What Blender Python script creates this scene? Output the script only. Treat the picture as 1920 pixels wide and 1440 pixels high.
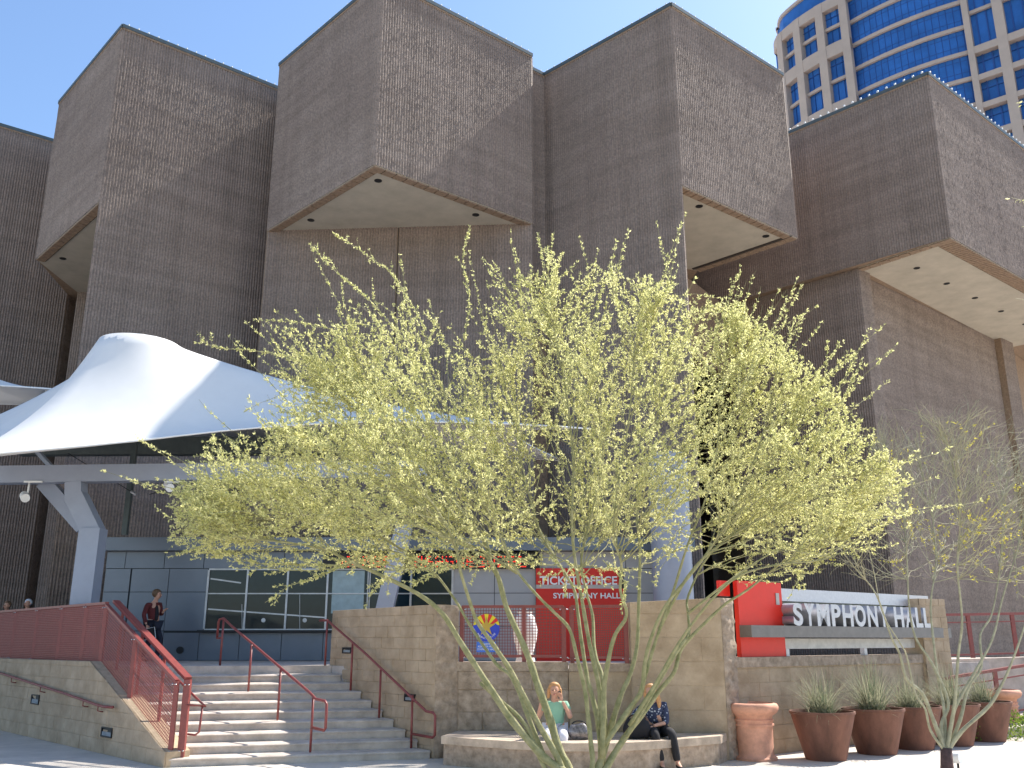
import bpy, bmesh, math, random
import numpy as np
from mathutils import Vector, Matrix
R = math.radians
random.seed(7); rng = np.random.default_rng(11)
for o in list(bpy.data.objects): bpy.data.objects.remove(o)
S = bpy.context.scene
COL = S.collection

# ---------------------------------------------------------------- camera, world, sun
F = 1715.0; PITCH = R(15.65); EYE = 2.0
cam = bpy.data.cameras.new('camera'); camo = bpy.data.objects.new('camera', cam); COL.objects.link(camo)
cam.sensor_width = 36; cam.lens = F / 1920 * 36; cam.clip_end = 3000; cam.clip_start = 0.1
camo.location = (0, 0, EYE); camo.rotation_euler = (R(90) + PITCH, 0, 0)
S.camera = camo
SUN_AZ = R(52.0); SUN_EL = R(49.0)      # azimuth clockwise from +Y
W = bpy.data.worlds.new("World"); S.world = W; W.use_nodes = True
nt = W.node_tree; nt.nodes.clear()
sky = nt.nodes.new('ShaderNodeTexSky'); sky.sky_type = 'NISHITA'; sky.sun_disc = False
sky.sun_elevation = SUN_EL; sky.sun_rotation = SUN_AZ; sky.air_density = 1.15; sky.dust_density = 0.7; sky.ozone_density = 4.5
bg = nt.nodes.new('ShaderNodeBackground'); bg.inputs[1].default_value = 0.13
out = nt.nodes.new('ShaderNodeOutputWorld')
nt.links.new(sky.outputs[0], bg.inputs[0]); nt.links.new(bg.outputs[0], out.inputs[0])
sl = bpy.data.lights.new('sun', 'SUN'); sl.energy = 5.0; sl.angle = R(0.5); sl.color = (1, .95, .87)
so = bpy.data.objects.new('sun', sl); COL.objects.link(so)
sdir = Vector((math.sin(SUN_AZ) * math.cos(SUN_EL), math.cos(SUN_AZ) * math.cos(SUN_EL), math.sin(SUN_EL)))
so.rotation_euler = sdir.to_track_quat('Z', 'Y').to_euler(); so.location = (30, 20, 60)
S.view_settings.view_transform = 'Standard'; S.view_settings.look = 'None'
S.view_settings.exposure = 0.9; S.view_settings.gamma = 1; S.view_settings.use_curve_mapping = False

# ---------------------------------------------------------------- surveying helpers (picture coordinate of the photo -> point at a real distance)
cP, sP = math.cos(PITCH), math.sin(PITCH)
def py(u, v, y):
    a = (u - 960) / F; t = (720 - v) / F
    k = y / (cP - t * sP)
    return Vector((a * k, y, EYE + k * (sP + t * cP)))
def pz(u, v, z):
    a = (u - 960) / F; t = (720 - v) / F
    k = (z - EYE) / (sP + t * cP)
    return Vector((a * k, k * (cP - t * sP), z))

# ---------------------------------------------------------------- materials
MATS = {}
def mat(name, col, rough=.8, metal=0, n=.12, scale=6, bump=0, bscale=None, stretch=None, col2=None, trans=0, spec=.4, coat=0):
    if name in MATS: return MATS[name]
    m = bpy.data.materials.new(name); m.use_nodes = True; t = m.node_tree; b = t.nodes['Principled BSDF']
    b.inputs['Roughness'].default_value = rough; b.inputs['Metallic'].default_value = metal
    b.inputs['Specular IOR Level'].default_value = spec
    if coat: b.inputs['Coat Weight'].default_value = coat; b.inputs['Coat Roughness'].default_value = .15
    g = t.nodes.new('ShaderNodeNewGeometry')
    mp = t.nodes.new('ShaderNodeMapping'); t.links.new(g.outputs['Position'], mp.inputs[0])
    if stretch: mp.inputs['Scale'].default_value = stretch
    no = t.nodes.new('ShaderNodeTexNoise'); no.inputs['Scale'].default_value = scale; no.inputs['Detail'].default_value = 6; no.inputs['Roughness'].default_value = .65
    t.links.new(mp.outputs[0], no.inputs[0])
    cr = t.nodes.new('ShaderNodeValToRGB'); e = cr.color_ramp.elements
    c2 = col2 if col2 else tuple(min(1, c * (1 + n * 1.6)) for c in col)
    e[0].position = .3; e[1].position = .7
    e[0].color = (*[c * (1 - n) for c in col], 1); e[1].color = (*c2, 1)
    t.links.new(no.outputs[0], cr.inputs[0]); t.links.new(cr.outputs[0], b.inputs['Base Color'])
    if bump:
        n2 = t.nodes.new('ShaderNodeTexNoise'); n2.inputs['Scale'].default_value = bscale or scale * 8; n2.inputs['Detail'].default_value = 8
        t.links.new(g.outputs['Position'], n2.inputs[0])
        bp = t.nodes.new('ShaderNodeBump'); bp.inputs['Strength'].default_value = bump; bp.inputs['Distance'].default_value = .02
        t.links.new(n2.outputs[0], bp.inputs['Height']); t.links.new(bp.outputs[0], b.inputs['Normal'])
    MATS[name] = m; return m
def leafmat(name, c1, c2, tr=.5):
    m = bpy.data.materials.new(name); m.use_nodes = True; t = m.node_tree; t.nodes.clear()
    o = t.nodes.new('ShaderNodeOutputMaterial'); d = t.nodes.new('ShaderNodeBsdfDiffuse'); l = t.nodes.new('ShaderNodeBsdfTranslucent')
    mx = t.nodes.new('ShaderNodeMixShader'); mx.inputs[0].default_value = tr
    g = t.nodes.new('ShaderNodeNewGeometry'); cr = t.nodes.new('ShaderNodeValToRGB')
    cr.color_ramp.elements[0].color = (*c1, 1); cr.color_ramp.elements[1].color = (*c2, 1)
    t.links.new(g.outputs['Random Per Island'], cr.inputs[0])
    t.links.new(cr.outputs[0], d.inputs[0]); t.links.new(cr.outputs[0], l.inputs[0])
    t.links.new(d.outputs[0], mx.inputs[1]); t.links.new(l.outputs[0], mx.inputs[2]); t.links.new(mx.outputs[0], o.inputs[0])
    return m
def emit(name, col, s):
    m = bpy.data.materials.new(name); m.use_nodes = True; b = m.node_tree.nodes['Principled BSDF']
    b.inputs['Base Color'].default_value = (*col, 1); b.inputs['Emission Color'].default_value = (*col, 1); b.inputs['Emission Strength'].default_value = s
    return m

def blockmat():
    # ribbed split-face block: course bands + patchy grey/brown
    m = bpy.data.materials.new('ribbed_block'); m.use_nodes = True; t = m.node_tree; b = t.nodes['Principled BSDF']
    b.inputs['Roughness'].default_value = .8; b.inputs['Specular IOR Level'].default_value = .5
    g = t.nodes.new('ShaderNodeNewGeometry')
    def noise(sc, stretch, det=4):
        mp = t.nodes.new('ShaderNodeMapping'); mp.inputs['Scale'].default_value = stretch
        t.links.new(g.outputs['Position'], mp.inputs[0])
        n = t.nodes.new('ShaderNodeTexNoise'); n.inputs['Scale'].default_value = sc; n.inputs['Detail'].default_value = det
        t.links.new(mp.outputs[0], n.inputs[0]); return n
    a = noise(.8, (.3, .3, 4)); c = noise(.25, (1, 1, 1)); f = noise(14, (1, 1, 1))
    r1 = t.nodes.new('ShaderNodeValToRGB'); r1.color_ramp.elements[0].position = .32; r1.color_ramp.elements[1].position = .68
    r1.color_ramp.elements[0].color = (.252, .203, .171, 1); r1.color_ramp.elements[1].color = (.315, .258, .221, 1)
    t.links.new(a.outputs[0], r1.inputs[0])
    mx = t.nodes.new('ShaderNodeMixRGB'); mx.blend_type = 'MULTIPLY'; mx.inputs[0].default_value = .5
    r2 = t.nodes.new('ShaderNodeValToRGB'); r2.color_ramp.elements[0].position = .3; r2.color_ramp.elements[1].position = .7
    r2.color_ramp.elements[0].color = (.8, .72, .68, 1); r2.color_ramp.elements[1].color = (1.1, 1.05, 1, 1)
    t.links.new(c.outputs[0], r2.inputs[0]); t.links.new(r1.outputs[0], mx.inputs[1]); t.links.new(r2.outputs[0], mx.inputs[2])
    mx2 = t.nodes.new('ShaderNodeMixRGB'); mx2.blend_type = 'MULTIPLY'; mx2.inputs[0].default_value = .6
    r3 = t.nodes.new('ShaderNodeValToRGB'); r3.color_ramp.elements[0].position = .35; r3.color_ramp.elements[1].position = .65
    r3.color_ramp.elements[0].color = (.6, .6, .6, 1); r3.color_ramp.elements[1].color = (1.25, 1.22, 1.2, 1)
    t.links.new(f.outputs[0], r3.inputs[0]); t.links.new(mx.outputs[0], mx2.inputs[1]); t.links.new(r3.outputs[0], mx2.inputs[2])
    st_ = noise(1.0, (2.2, 2.2, .10), 5); r4 = t.nodes.new('ShaderNodeValToRGB'); r4.color_ramp.elements[0].position = .34; r4.color_ramp.elements[1].position = .56
    r4.color_ramp.elements[0].color = (.78, .77, .76, 1); r4.color_ramp.elements[1].color = (1, 1, 1, 1)
    mx3 = t.nodes.new('ShaderNodeMixRGB'); mx3.blend_type = 'MULTIPLY'; mx3.inputs[0].default_value = .55
    t.links.new(st_.outputs[0], r4.inputs[0]); t.links.new(mx2.outputs[0], mx3.inputs[1]); t.links.new(r4.outputs[0], mx3.inputs[2])
    t.links.new(mx3.outputs[0], b.inputs['Base Color'])
    bp = t.nodes.new('ShaderNodeBump'); bp.inputs['Strength'].default_value = .6; bp.inputs['Distance'].default_value = .02
    n3 = noise(30, (1, 1, 1), 6); t.links.new(n3.outputs[0], bp.inputs['Height']); t.links.new(bp.outputs[0], b.inputs['Normal'])
    return m
RIB = blockmat()
M_brown = mat('brown_brick', (.27, .19, .13), .85, n=.2, scale=9, bump=.5)
M_groove = mat('dark_groove', (.05, .04, .035), .9)
M_soffit = mat('stucco_soffit', (.45, .405, .33), .9, n=.1, scale=1.2, bump=.3, bscale=60)
M_coping = mat('metal_coping', (.10, .12, .12), .5, .5)
M_sand = mat('sandstone_block', (.42, .305, .195), .9, n=.25, scale=2.0, bump=.6, bscale=30, col2=(.52, .40, .28))
M_sandcap = mat('sandstone_split', (.33, .25, .18), .95, n=.3, scale=7, bump=1.0, bscale=14, col2=(.5, .39, .3))
M_mortar = mat('mortar', (.46, .35, .235), .95, n=.15, scale=10)
M_stair = mat('stair_concrete', (.50, .43, .37), .85, n=.2, scale=3, bump=.3, bscale=80, col2=(.66, .58, .51))
M_plaza = mat('plaza_concrete', (.55, .50, .44), .9, n=.12, scale=1.5, bump=.3, bscale=90)
M_bench = mat('bench_concrete', (.45, .36, .28), .9, n=.22, scale=4, bump=.5, bscale=50)
M_red = mat('red_oxide_paint', (.225, .047, .04), .42, n=.15, scale=12, spec=.6)
M_bolt = mat('bolt_steel', (.7, .68, .66), .25, .9)
M_signred = mat('sign_red', (.62, .022, .014), .45, n=.04)
M_signred2 = mat('sign_red_panel', (.78, .03, .015), .4, n=.03)
M_steel = mat('brushed_steel', (.50, .50, .53), .42, .6, n=.06, scale=20)
M_beamst = mat('satin_steel', (.42, .39, .37), .5, .6, n=.08, scale=8)
M_panel = mat('metal_panel', (.15, .175, .215), .35, .35, n=.05, scale=1.5)
M_panel2 = mat('grey_panel', (.36, .36, .36), .5, .1, n=.05, scale=1.5)
M_joint = mat('panel_joint', (.03, .035, .04), .8)
M_paintst = mat('painted_steel', (.31, .34, .41), .45, .1, n=.05, scale=2)
M_glass = mat('dark_glass', (.010, .022, .030), .08, 0, n=.1, spec=.35)
M_mull = mat('mullion', (.42, .43, .45), .4, .7)
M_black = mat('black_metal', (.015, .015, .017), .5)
M_lens = mat('light_lens', (.25, .28, .30), .15, .1)
M_terra = mat('terracotta', (.60, .30, .20), .8, n=.22, scale=4, bump=.2, bscale=60)
M_rust = mat('rust_planter', (.155, .07, .047), .75, n=.35, scale=3, bump=.15, bscale=40, stretch=(1, 1, .4))
M_soil = mat('soil', (.06, .045, .03), .95, n=.3, scale=30)
M_tent = mat('tent_fabric', (.74, .725, .70), .75, n=.03, scale=1)
M_white = mat('white_paint', (.8, .8, .78), .5, n=.03)
M_letter = mat('white_lettering', (.82, .80, .78), .5, n=.02)
M_towerbeige = mat('precast_beige', (.50, .40, .33), .8, n=.06, scale=.4)
M_towerglass = mat('blue_glass', (.028, .13, .40), .3, .0, n=.25, scale=.25, spec=.35)
M_bluedark = mat('blue_mullion', (.04, .10, .30), .4, .3)
M_bark = mat('green_bark', (.25, .26, .10), .75, n=.25, scale=9, bump=.4, bscale=40, col2=(.42, .38, .20))
M_bark2 = mat('pale_bark', (.34, .32, .21), .8, n=.25, scale=9, bump=.3, bscale=40)
M_trunkbase = mat('bark_base', (.10, .06, .055), .9, n=.3, scale=20, bump=.6)
M_leaf = leafmat('palo_verde_leaf', (.56, .57, .24), (.84, .80, .42), .58)
M_leaf2 = leafmat('dry_leaf', (.46, .44, .08), (.68, .58, .12), .5)
M_grassl = leafmat('yucca_leaf', (.13, .17, .10), (.50, .47, .33), .3)
M_ground = leafmat('shrub_leaf', (.10, .17, .03), (.28, .36, .07), .4)
M_skin = mat('skin', (.55, .30, .21), .6, n=.08)
M_blond = mat('blond_hair', (.50, .26, .11), .6, n=.25, scale=40, stretch=(3, 3, .5))
M_brownhair = mat('brown_hair', (.13, .075, .04), .6, n=.25, scale=40)
M_mint = mat('mint_knit', (.27, .50, .36), .9, n=.05)
M_whitecl = mat('white_cloth', (.72, .70, .76), .9, n=.05)
M_blackcl = mat('black_cloth', (.018, .017, .02), .85)
M_maroon = mat('maroon_cloth', (.11, .022, .022), .9)
M_navycl = mat('navy_cloth', (.022, .025, .04), .9)
def patt():
    m = bpy.data.materials.new('print_blouse'); m.use_nodes = True; t = m.node_tree; b = t.nodes['Principled BSDF']
    g = t.nodes.new('ShaderNodeNewGeometry'); v = t.nodes.new('ShaderNodeTexVoronoi'); v.inputs['Scale'].default_value = 24
    c = t.nodes.new('ShaderNodeValToRGB'); c.color_ramp.interpolation = 'CONSTANT'
    c.color_ramp.elements[0].color = (.45, .48, .55, 1); c.color_ramp.elements[1].position = .32; c.color_ramp.elements[1].color = (.03, .04, .09, 1)
    t.links.new(g.outputs['Position'], v.inputs[0]); t.links.new(v.outputs[0], c.inputs[0]); t.links.new(c.outputs[0], b.inputs[0]); b.inputs['Roughness'].default_value = .8
    return m
M_print = patt()

# ---------------------------------------------------------------- object helpers
def link(name, me): 
    o = bpy.data.objects.new(name, me); COL.objects.link(o); return o
def tag(o, label=None, cat=None, group=None, kind=None):
    if label: o['label'] = label
    if cat: o['category'] = cat
    if group: o['group'] = group
    if kind: o['kind'] = kind
    return o
WM = {}
def thing(name, loc, label, cat, group=None, rz=0):
    o = bpy.data.objects.new(name, None); COL.objects.link(o); o.location = loc; o.rotation_euler = (0, 0, rz)
    o.empty_display_size = .2
    WM[o.name] = Matrix.Translation(Vector(loc)) @ Matrix.Rotation(rz, 4, 'Z')
    return tag(o, label, cat, group)
def adopt(o, parent, world=True):
    if parent is None: return o
    o.parent = parent
    if world: o.matrix_parent_inverse = WM.get(parent.name, Matrix()).inverted()
    return o
class MB:
    def __init__(s): s.v = []; s.f = []; s.m = []
    def add(s, vs, fs, mi=0):
        b = len(s.v); s.v += [tuple(p) for p in vs]; s.f += [tuple(i + b for i in f) for f in fs]; s.m += [mi] * len(fs); return s
    def box(s, x0, x1, y0, y1, z0, z1, mi=0):
        return s.add([(x0,y0,z0),(x1,y0,z0),(x1,y1,z0),(x0,y1,z0),(x0,y0,z1),(x1,y0,z1),(x1,y1,z1),(x0,y1,z1)],
              [(0,3,2,1),(4,5,6,7),(0,1,5,4),(1,2,6,5),(2,3,7,6),(3,0,4,7)], mi)
    def bar(s, a, b, w, h=None, up=(0,0,1), mi=0):
        a, b = Vector(a), Vector(b); h = h or w; d = (b - a).normalized(); u = Vector(up)
        if abs(d.dot(u)) > .98: u = Vector((0, 1, 0))
        sx = d.cross(u).normalized() * w / 2; sy = sx.cross(d).normalized() * h / 2
        vs = [p + i * sx + j * sy for p in (a, b) for i, j in ((-1,-1),(1,-1),(1,1),(-1,1))]
        return s.add(vs, [(0,1,2,3),(7,6,5,4),(0,4,5,1),(1,5,6,2),(2,6,7,3),(3,7,4,0)], mi)
    def tube(s, pts, rad, n=8, cap=True, mi=0):
        pts = [Vector(p) for p in pts]; k = len(pts)
        rs = rad if isinstance(rad, (list, tuple)) else [rad] * k
        d0 = (pts[1] - pts[0]).normalized(); ref = Vector((0,0,1)) if abs(d0.z) < .9 else Vector((1,0,0))
        vs = []
        x = d0.cross(ref).normalized()
        for i, p in enumerate(pts):
            d = (pts[min(i+1,k-1)] - pts[max(i-1,0)]).normalized()
            x = (x - d * x.dot(d)).normalized(); y = d.cross(x)
            for j in range(n):
                a = 2 * math.pi * j / n; vs.append(p + (x * math.cos(a) + y * math.sin(a)) * rs[i])
        fs = [(i*n+j, i*n+(j+1)%n, (i+1)*n+(j+1)%n, (i+1)*n+j) for i in range(k-1) for j in range(n)]
        if cap: fs += [tuple(range(n))[::-1], tuple((k-1)*n + j for j in range(n))]
        return s.add(vs, fs, mi)
    def lathe(s, c, prof, n=32, mi=0):
        vs = [(c[0] + r*math.cos(2*math.pi*j/n), c[1] + r*math.sin(2*math.pi*j/n), c[2] + z) for r, z in prof for j in range(n)]
        k = len(prof)
        fs = [(i*n+j, i*n+(j+1)%n, (i+1)*n+(j+1)%n, (i+1)*n+j) for i in range(k-1) for j in range(n)]
        return s.add(vs, fs, mi)
    def prism(s, poly, z0, z1, mi=0):
        n = len(poly); zz0 = z0 if hasattr(z0, '__len__') else [z0]*n; zz1 = z1 if hasattr(z1, '__len__') else [z1]*n
        vs = [(p[0], p[1], zz0[i]) for i, p in enumerate(poly)] + [(p[0], p[1], zz1[i]) for i, p in enumerate(poly)]
        ar = sum(poly[i][0]*poly[(i+1)%n][1] - poly[(i+1)%n][0]*poly[i][1] for i in range(n))
        fs = [tuple(range(n))[::-1], tuple(range(n, 2*n))] + [(i, (i+1)%n, (i+1)%n+n, i+n) for i in range(n)]
        if ar < 0: fs = [f[::-1] for f in fs]
        return s.add(vs, fs, mi)
    def mesh(s, name, mats, smooth=False):
        me = bpy.data.meshes.new(name); me.from_pydata(s.v, [], s.f)
        for m in (mats if isinstance(mats, (list, tuple)) else [mats]): me.materials.append(m)
        me.polygons.foreach_set('material_index', s.m)
        if smooth: me.polygons.foreach_set('use_smooth', [True]*len(s.f))
        me.update(); return me
    def build(s, name, mats, parent=None, smooth=False, world=True, label=None):
        o = link(name, s.mesh(name, mats, smooth)); adopt(o, parent, world)
        if label: o['label'] = label
        return o
def autosmooth(o, ang=40):
    me = o.data
    for p in me.polygons: p.use_smooth = True
    try: me.set_sharp_from_angle(angle=R(ang))
    except Exception: pass
def npmesh(name, V, Fq, m, smooth=False):
    me = bpy.data.meshes.new(name); nv, nf, k = len(V), len(Fq), Fq.shape[1]
    me.vertices.add(nv); me.vertices.foreach_set('co', V.astype('f4').ravel())
    me.loops.add(nf * k); me.loops.foreach_set('vertex_index', Fq.astype('i4').ravel())
    me.polygons.add(nf); me.polygons.foreach_set('loop_start', np.arange(0, nf * k, k, dtype='i4'))
    me.materials.append(m); me.update(calc_edges=True)
    if smooth: me.polygons.foreach_set('use_smooth', np.ones(nf, bool))
    return me
def clip(poly, x0, x1, z0, z1):
    def cut(ps, f, inter):
        o = []
        for i in range(len(ps)):
            a, b = ps[i], ps[(i+1) % len(ps)]
            if f(a): o.append(a)
            if f(a) != f(b): o.append(inter(a, b))
        return o
    def ix(X): return lambda a, b: (X, a[1] + (b[1]-a[1])*(X-a[0])/(b[0]-a[0]))
    def iz(Z): return lambda a, b: (a[0] + (b[0]-a[0])*(Z-a[1])/(b[1]-a[1]), Z)
    for f, it in ((lambda p: p[0] >= x0, ix(x0)), (lambda p: p[0] <= x1, ix(x1)), (lambda p: p[1] >= z0, iz(z0)), (lambda p: p[1] <= z1, iz(z1))):
        poly = cut(poly, f, it)
        if len(poly) < 3: return []
    return poly
def area(ps): return abs(sum(ps[i][0]*ps[(i+1)%len(ps)][1] - ps[(i+1)%len(ps)][0]*ps[i][1] for i in range(len(ps)))) / 2
def shrink(ps, c, k): return [(c[0]+(x-c[0])*k, c[1]+(z-c[1])*k) for x, z in ps]
def block_wall(name, A, B, outline, thick, label, cat, bw=.41, bh=.205, m=None, mm=None, rough=.006, joint=.003, piece='block', group=None):
    A, B = Vector((*A, 0)), Vector((*B, 0)); rz = math.atan2(B.y-A.y, B.x-A.x)
    root = thing(name, A, label, cat, group, rz)
    n = len(outline); b = MB(); d0 = .007
    vs = [(x, d0, z) for x, z in outline] + [(x, thick, z) for x, z in outline]
    b.add(vs, [tuple(range(n)), tuple(range(n, 2*n))[::-1]] + [(i, i+n, (i+1)%n+n, (i+1)%n) for i in range(n)])
    b.build('core', mm or M_mortar, root, world=False)
    xs = [p[0] for p in outline]; zs = [p[1] for p in outline]; share = {}
    r = 0; z = min(zs)
    while z < max(zs) - .02:
        x = min(xs) - (bw/2 if r % 2 else 0)
        while x < max(xs):
            c = clip(list(outline), x+joint, x+bw-joint, z+joint, min(z+bh, 99)-joint)
            if c and area(c) > .004:
                full = abs(area(c) - (bw-2*joint)*(bh-2*joint)) < 1e-5
                if full and 'f' in share and random.random() < .9: me = random.choice(share['f'])
                else:
                    ox, oz = (x, z) if full else (0, 0)
                    q = [(a-ox, e-oz) for a, e in c]; cx = sum(a for a, e in q)/len(q); cz = sum(e for a, e in q)/len(q)
                    qi = shrink(q, (cx, cz), .97); k = len(q); e0 = .004
                    jit = [random.uniform(0, rough) for _ in q]
                    mb = MB(); mb.add([(a, .03, e) for a, e in q] + [(a, e0, e) for a, e in q] + [(a, -jit[i], e) for i, (a, e) in enumerate(qi)] + [(cx, -rough*1.3, cz)],
                        [(i, i+k, (i+1)%k+k, (i+1)%k)[::-1] for i in range(k)] + [(i+k, i+2*k, (i+1)%k+2*k, (i+1)%k+k)[::-1] for i in range(k)] + [(i+2*k, 3*k, (i+1)%k+2*k)[::-1] for i in range(k)])
                    me = mb.mesh(piece, m or M_sand)
                    if full: share.setdefault('f', []).append(me)
                o = link(piece, me); o.parent = root
                o.location = ((x if full else 0), random.uniform(-.003, .003), (z if full else 0))
            x += bw
        z += bh; r += 1
    return root
def ribbed(A, B, z0, z1, parent, name='ribbed_wall', pitch=.1, row=.1, jit=.0085, m=None):
    A, B = np.array(A, float), np.array(B, float); d = B - A; L = np.hypot(*d); d /= L; n = np.array([d[1], -d[0]])
    K = int(L / pitch); pt = L / K; rows = int(round((z1-z0)/row))
    s = (np.arange(K)[:, None] * pt + np.array([.012, .032, .068, .088]) / .1 * pt).ravel()
    base = np.tile([0., .034, .034, 0.], K)
    Z = np.linspace(z0, z1, rows + 1)
    D = np.tile(base, (rows+1, 1)); front = D > 0
    nf_ = front.sum(); D[front] += np.where(rng.random(nf_) < .16, rng.uniform(-2.1*jit, 2.1*jit, nf_), rng.uniform(-.45*jit, .45*jit, nf_))
    D += (rng.uniform(-.0012, .0012, rows+1))[:, None]
    S_ = np.tile(s, (rows+1, 1)); S_[front] += rng.uniform(-.006, .006, front.sum())
    s0 = np.concatenate([[0], s, [L]]); 
    D = np.pad(D, ((0,0),(1,1)), mode='edge'); S_ = np.hstack([np.zeros((rows+1,1)), S_, np.full((rows+1,1), L)])
    D += .004
    V = np.stack([A[0] + d[0]*S_ + n[0]*D, A[1] + d[1]*S_ + n[1]*D, np.tile(Z[:, None], (1, S_.shape[1]))], -1).reshape(-1, 3)
    C = S_.shape[1]; i = np.arange(rows)[:, None]*C + np.arange(C-1)[None, :]
    Fq = np.stack([i, i+1, i+1+C, i+C], -1).reshape(-1, 4)
    o = link(name, npmesh(name, V, Fq, m or RIB)); adopt(o, parent); o['kind'] = 'stuff'
    return o
def text(body, name, size, loc, rz, m, parent, ext=.004, align='LEFT', sx=1, bevel=0, rx=R(90), font_off=0):
    c = bpy.data.curves.new(name, 'FONT'); c.body = body; c.size = size; c.extrude = ext; c.align_x = align; c.offset = font_off; c.resolution_u = 4
    t = bpy.data.objects.new('tmp', c); COL.objects.link(t); dg = bpy.context.evaluated_depsgraph_get()
    me = bpy.data.meshes.new_from_object(t.evaluated_get(dg)); bpy.data.objects.remove(t)
    me.materials.clear(); me.materials.append(m)
    o = link(name, me); M = Matrix.Translation(Vector(loc)) @ Matrix.Rotation(rz, 4, 'Z') @ Matrix.Rotation(rx, 4, 'X') @ Matrix.Diagonal((sx, 1, 1, 1))
    me.transform(M); adopt(o, parent); return o

# ---------------------------------------------------------------- ground
g = MB(); g.box(-400, 400, -60, 900, -.5, 0); tag(g.build('plaza_ground', M_plaza), kind='structure')

# ---------------------------------------------------------------- the concert hall
ZR, ZS = 23.6, 16.6
V2 = lambda x, y: np.array([x, y], float)
T1l, T1c = V2(-18.92, 33.69), V2(-14.25, 28.75)
T2l, T2c, T2r = V2(-9.06, 31.08), V2(-4.39, 26.21), V2(.74, 30.48)
T3v, T3c, T3r = V2(1.27, 31.76), V2(5.63, 27.57), V2(10.74, 31.73)
T4c = V2(16.5, 31.67)
uR = V2(.77, .64); uR /= np.linalg.norm(uR); uL = V2(-.69, .72); uL /= np.linalg.norm(uL)
T4l = T4c + uL * 13.5; T4r = T4c + uR * 16
T1v = T1c + uR * 7.2; T0l = T1l - uR * 14 + uR*.0
_p = pz(98, 266, ZR); T0e = V2(_p.x, _p.y); _q = pz(0, 237, ZR); T0s = V2(_q.x, _q.y); d0 = (T0e - T0s)/np.linalg.norm(T0e-T0s); T0l = T0s - d0*4; T0e = T0e + d0*1.5
hall = thing('concert_hall', (0, 32, 0), 'massive brown ribbed block concert hall with overhanging angular towers behind the plaza', 'building')
roofpoly = [T0l, T0e, T1l, T1c, T1v, T2l, T2c, T2r, T2r + V2(-.9, .75), T3v + V2(-.9, -.62)*.6, T3v, T3c, T3r, T3r + uL*4.5, T4l, T4c, T4r, V2(60, 75), V2(-60, 75), V2(-60, T0l[1])]
low4 = T4c + uL * 5.15          # where the ground floor of the right tower starts (609 px)
_w = pz(1609, 503, ZS); W4 = V2(_w.x, _w.y)
_e = pz(1880, 635, ZS); W4e = V2(_e.x, _e.y)
lowpoly = [T0l, T0e, T1l, T1l + V2(6.2, 0.0), T1c + V2(.02,.0), T1v, T2l, T2r, T2r + V2(-.9, .75), T3v + V2(-.9, -.62)*.6, T3v, T3c, T3c + uR*1.2, T3c + uR*1.2 + uL*6, T4l, T4l*.0 + T4c + uL*8.6, W4, W4e, W4e+uR*8, V2(60, 75), V2(-60, 75), V2(-60, T0l[1])]
def inset(poly, k=.0): return poly
def body(poly, z0, z1, name):
    b = MB(); b.prism([tuple(p) for p in poly], z0, z1); return b.build(name, M_brown, hall)
body(roofpoly, ZS+.02, ZR, 'upper_mass')
# lower body as separate convex-ish masses
def lowbox(poly, name='lower_mass', z0=0, z1=ZS+.02, m=None):
    b = MB(); b.prism([tuple(p) for p in poly], z0, z1); return b.build(name, m or M_brown, hall)
lowbox([T0l, T0e, T0e + V2(.1, 6), V2(-18.95, 60), V2(-45, 60)])
ribbed(T0e + V2(0,.05), T0e + V2(.1, 6), 0, ZS, hall, row=.15)
lowbox([T1l + V2(0,3.6), T1l + V2(9.5, 3.6), V2(-9, 60), V2(-19, 60)])
lowbox([T1c, T1v, V2(-8.8, 36), V2(-10, 40), T1c + V2(-.25, 1.0)])
lowbox([T2l, T2r, V2(1.0, 60), V2(-9.06, 60)])
lowbox([T2r + V2(-.3, .6), T3v, V2(1.5, 60), V2(-2, 60)])
lowbox([T3v, T3c, T3c + V2(.12, 1.0), T3v + uR*1.0])
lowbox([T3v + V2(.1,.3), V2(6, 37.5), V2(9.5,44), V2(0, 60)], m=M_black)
i4 = W4 + uL*6.2
lowbox([i4, W4, W4 + uR*.9, V2(25, 60), V2(9, 60)])
lowbox([W4 + uR*.88 + uL*.35, W4e + uL*.35, V2(40, 60), V2(25, 60)], z1=ZS-.02)
lowbox([W4e - uR*.25 - uL*.0, W4e + uR*1.1, W4e+uR*1.1+uL*3, W4e+uL*3])
# ribbed faces
ribbed(T0l, T0e, 0, ZR, hall, row=.15)
ribbed(T1l, T1c, ZS, ZR, hall)
ribbed(T1c, T1v, 0, ZR, hall)
ribbed(T2l, T2c, ZS, ZR, hall); ribbed(T2c, T2r, ZS, ZR, hall)
g_ = MB(); _m = (T2l+T2r)/2; g_.box(_m[0]-.02, _m[0]+.02, _m[1]-.008, _m[1]+.05, 0, ZS-.02); g_.build('shadow_gap', M_groove, hall)
ribbed(T2l + V2(0.03, 0), (T2l+T2r)/2 - V2(.04, .0), 0, ZS, hall, row=.15)
ribbed((T2l+T2r)/2 + V2(.04, 0), T2r, 0, ZS, hall, row=.15)
ribbed(T3v, T3c, 0, ZR, hall); ribbed(T3c, T3r, ZS, ZR, hall, jit=.006)
wl = V2(*(T3v - uR*1.6)); ribbed(wl, T3v, ZS-4, ZR, hall)
ribbed(T4l, T4c, ZS, ZR, hall); ribbed(i4, W4, 0, ZS, hall); ribbed(T4c, T4r, ZS, ZR, hall)
ribbed(W4 + uR*1.0 + uL*.34, W4e - uR*.25 + uL*.34, 0, ZS, hall, row=.15)
ribbed(W4 , W4 + uR*.86, 0, ZS, hall)
ribbed(W4e - uR*.25, W4e + uR*1.1, 0, ZS, hall, row=.15)
ribbed(T1l + V2(0,3.6), T1l + V2(8.2, 3.6), 0, ZS, hall, row=.15)
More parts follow.
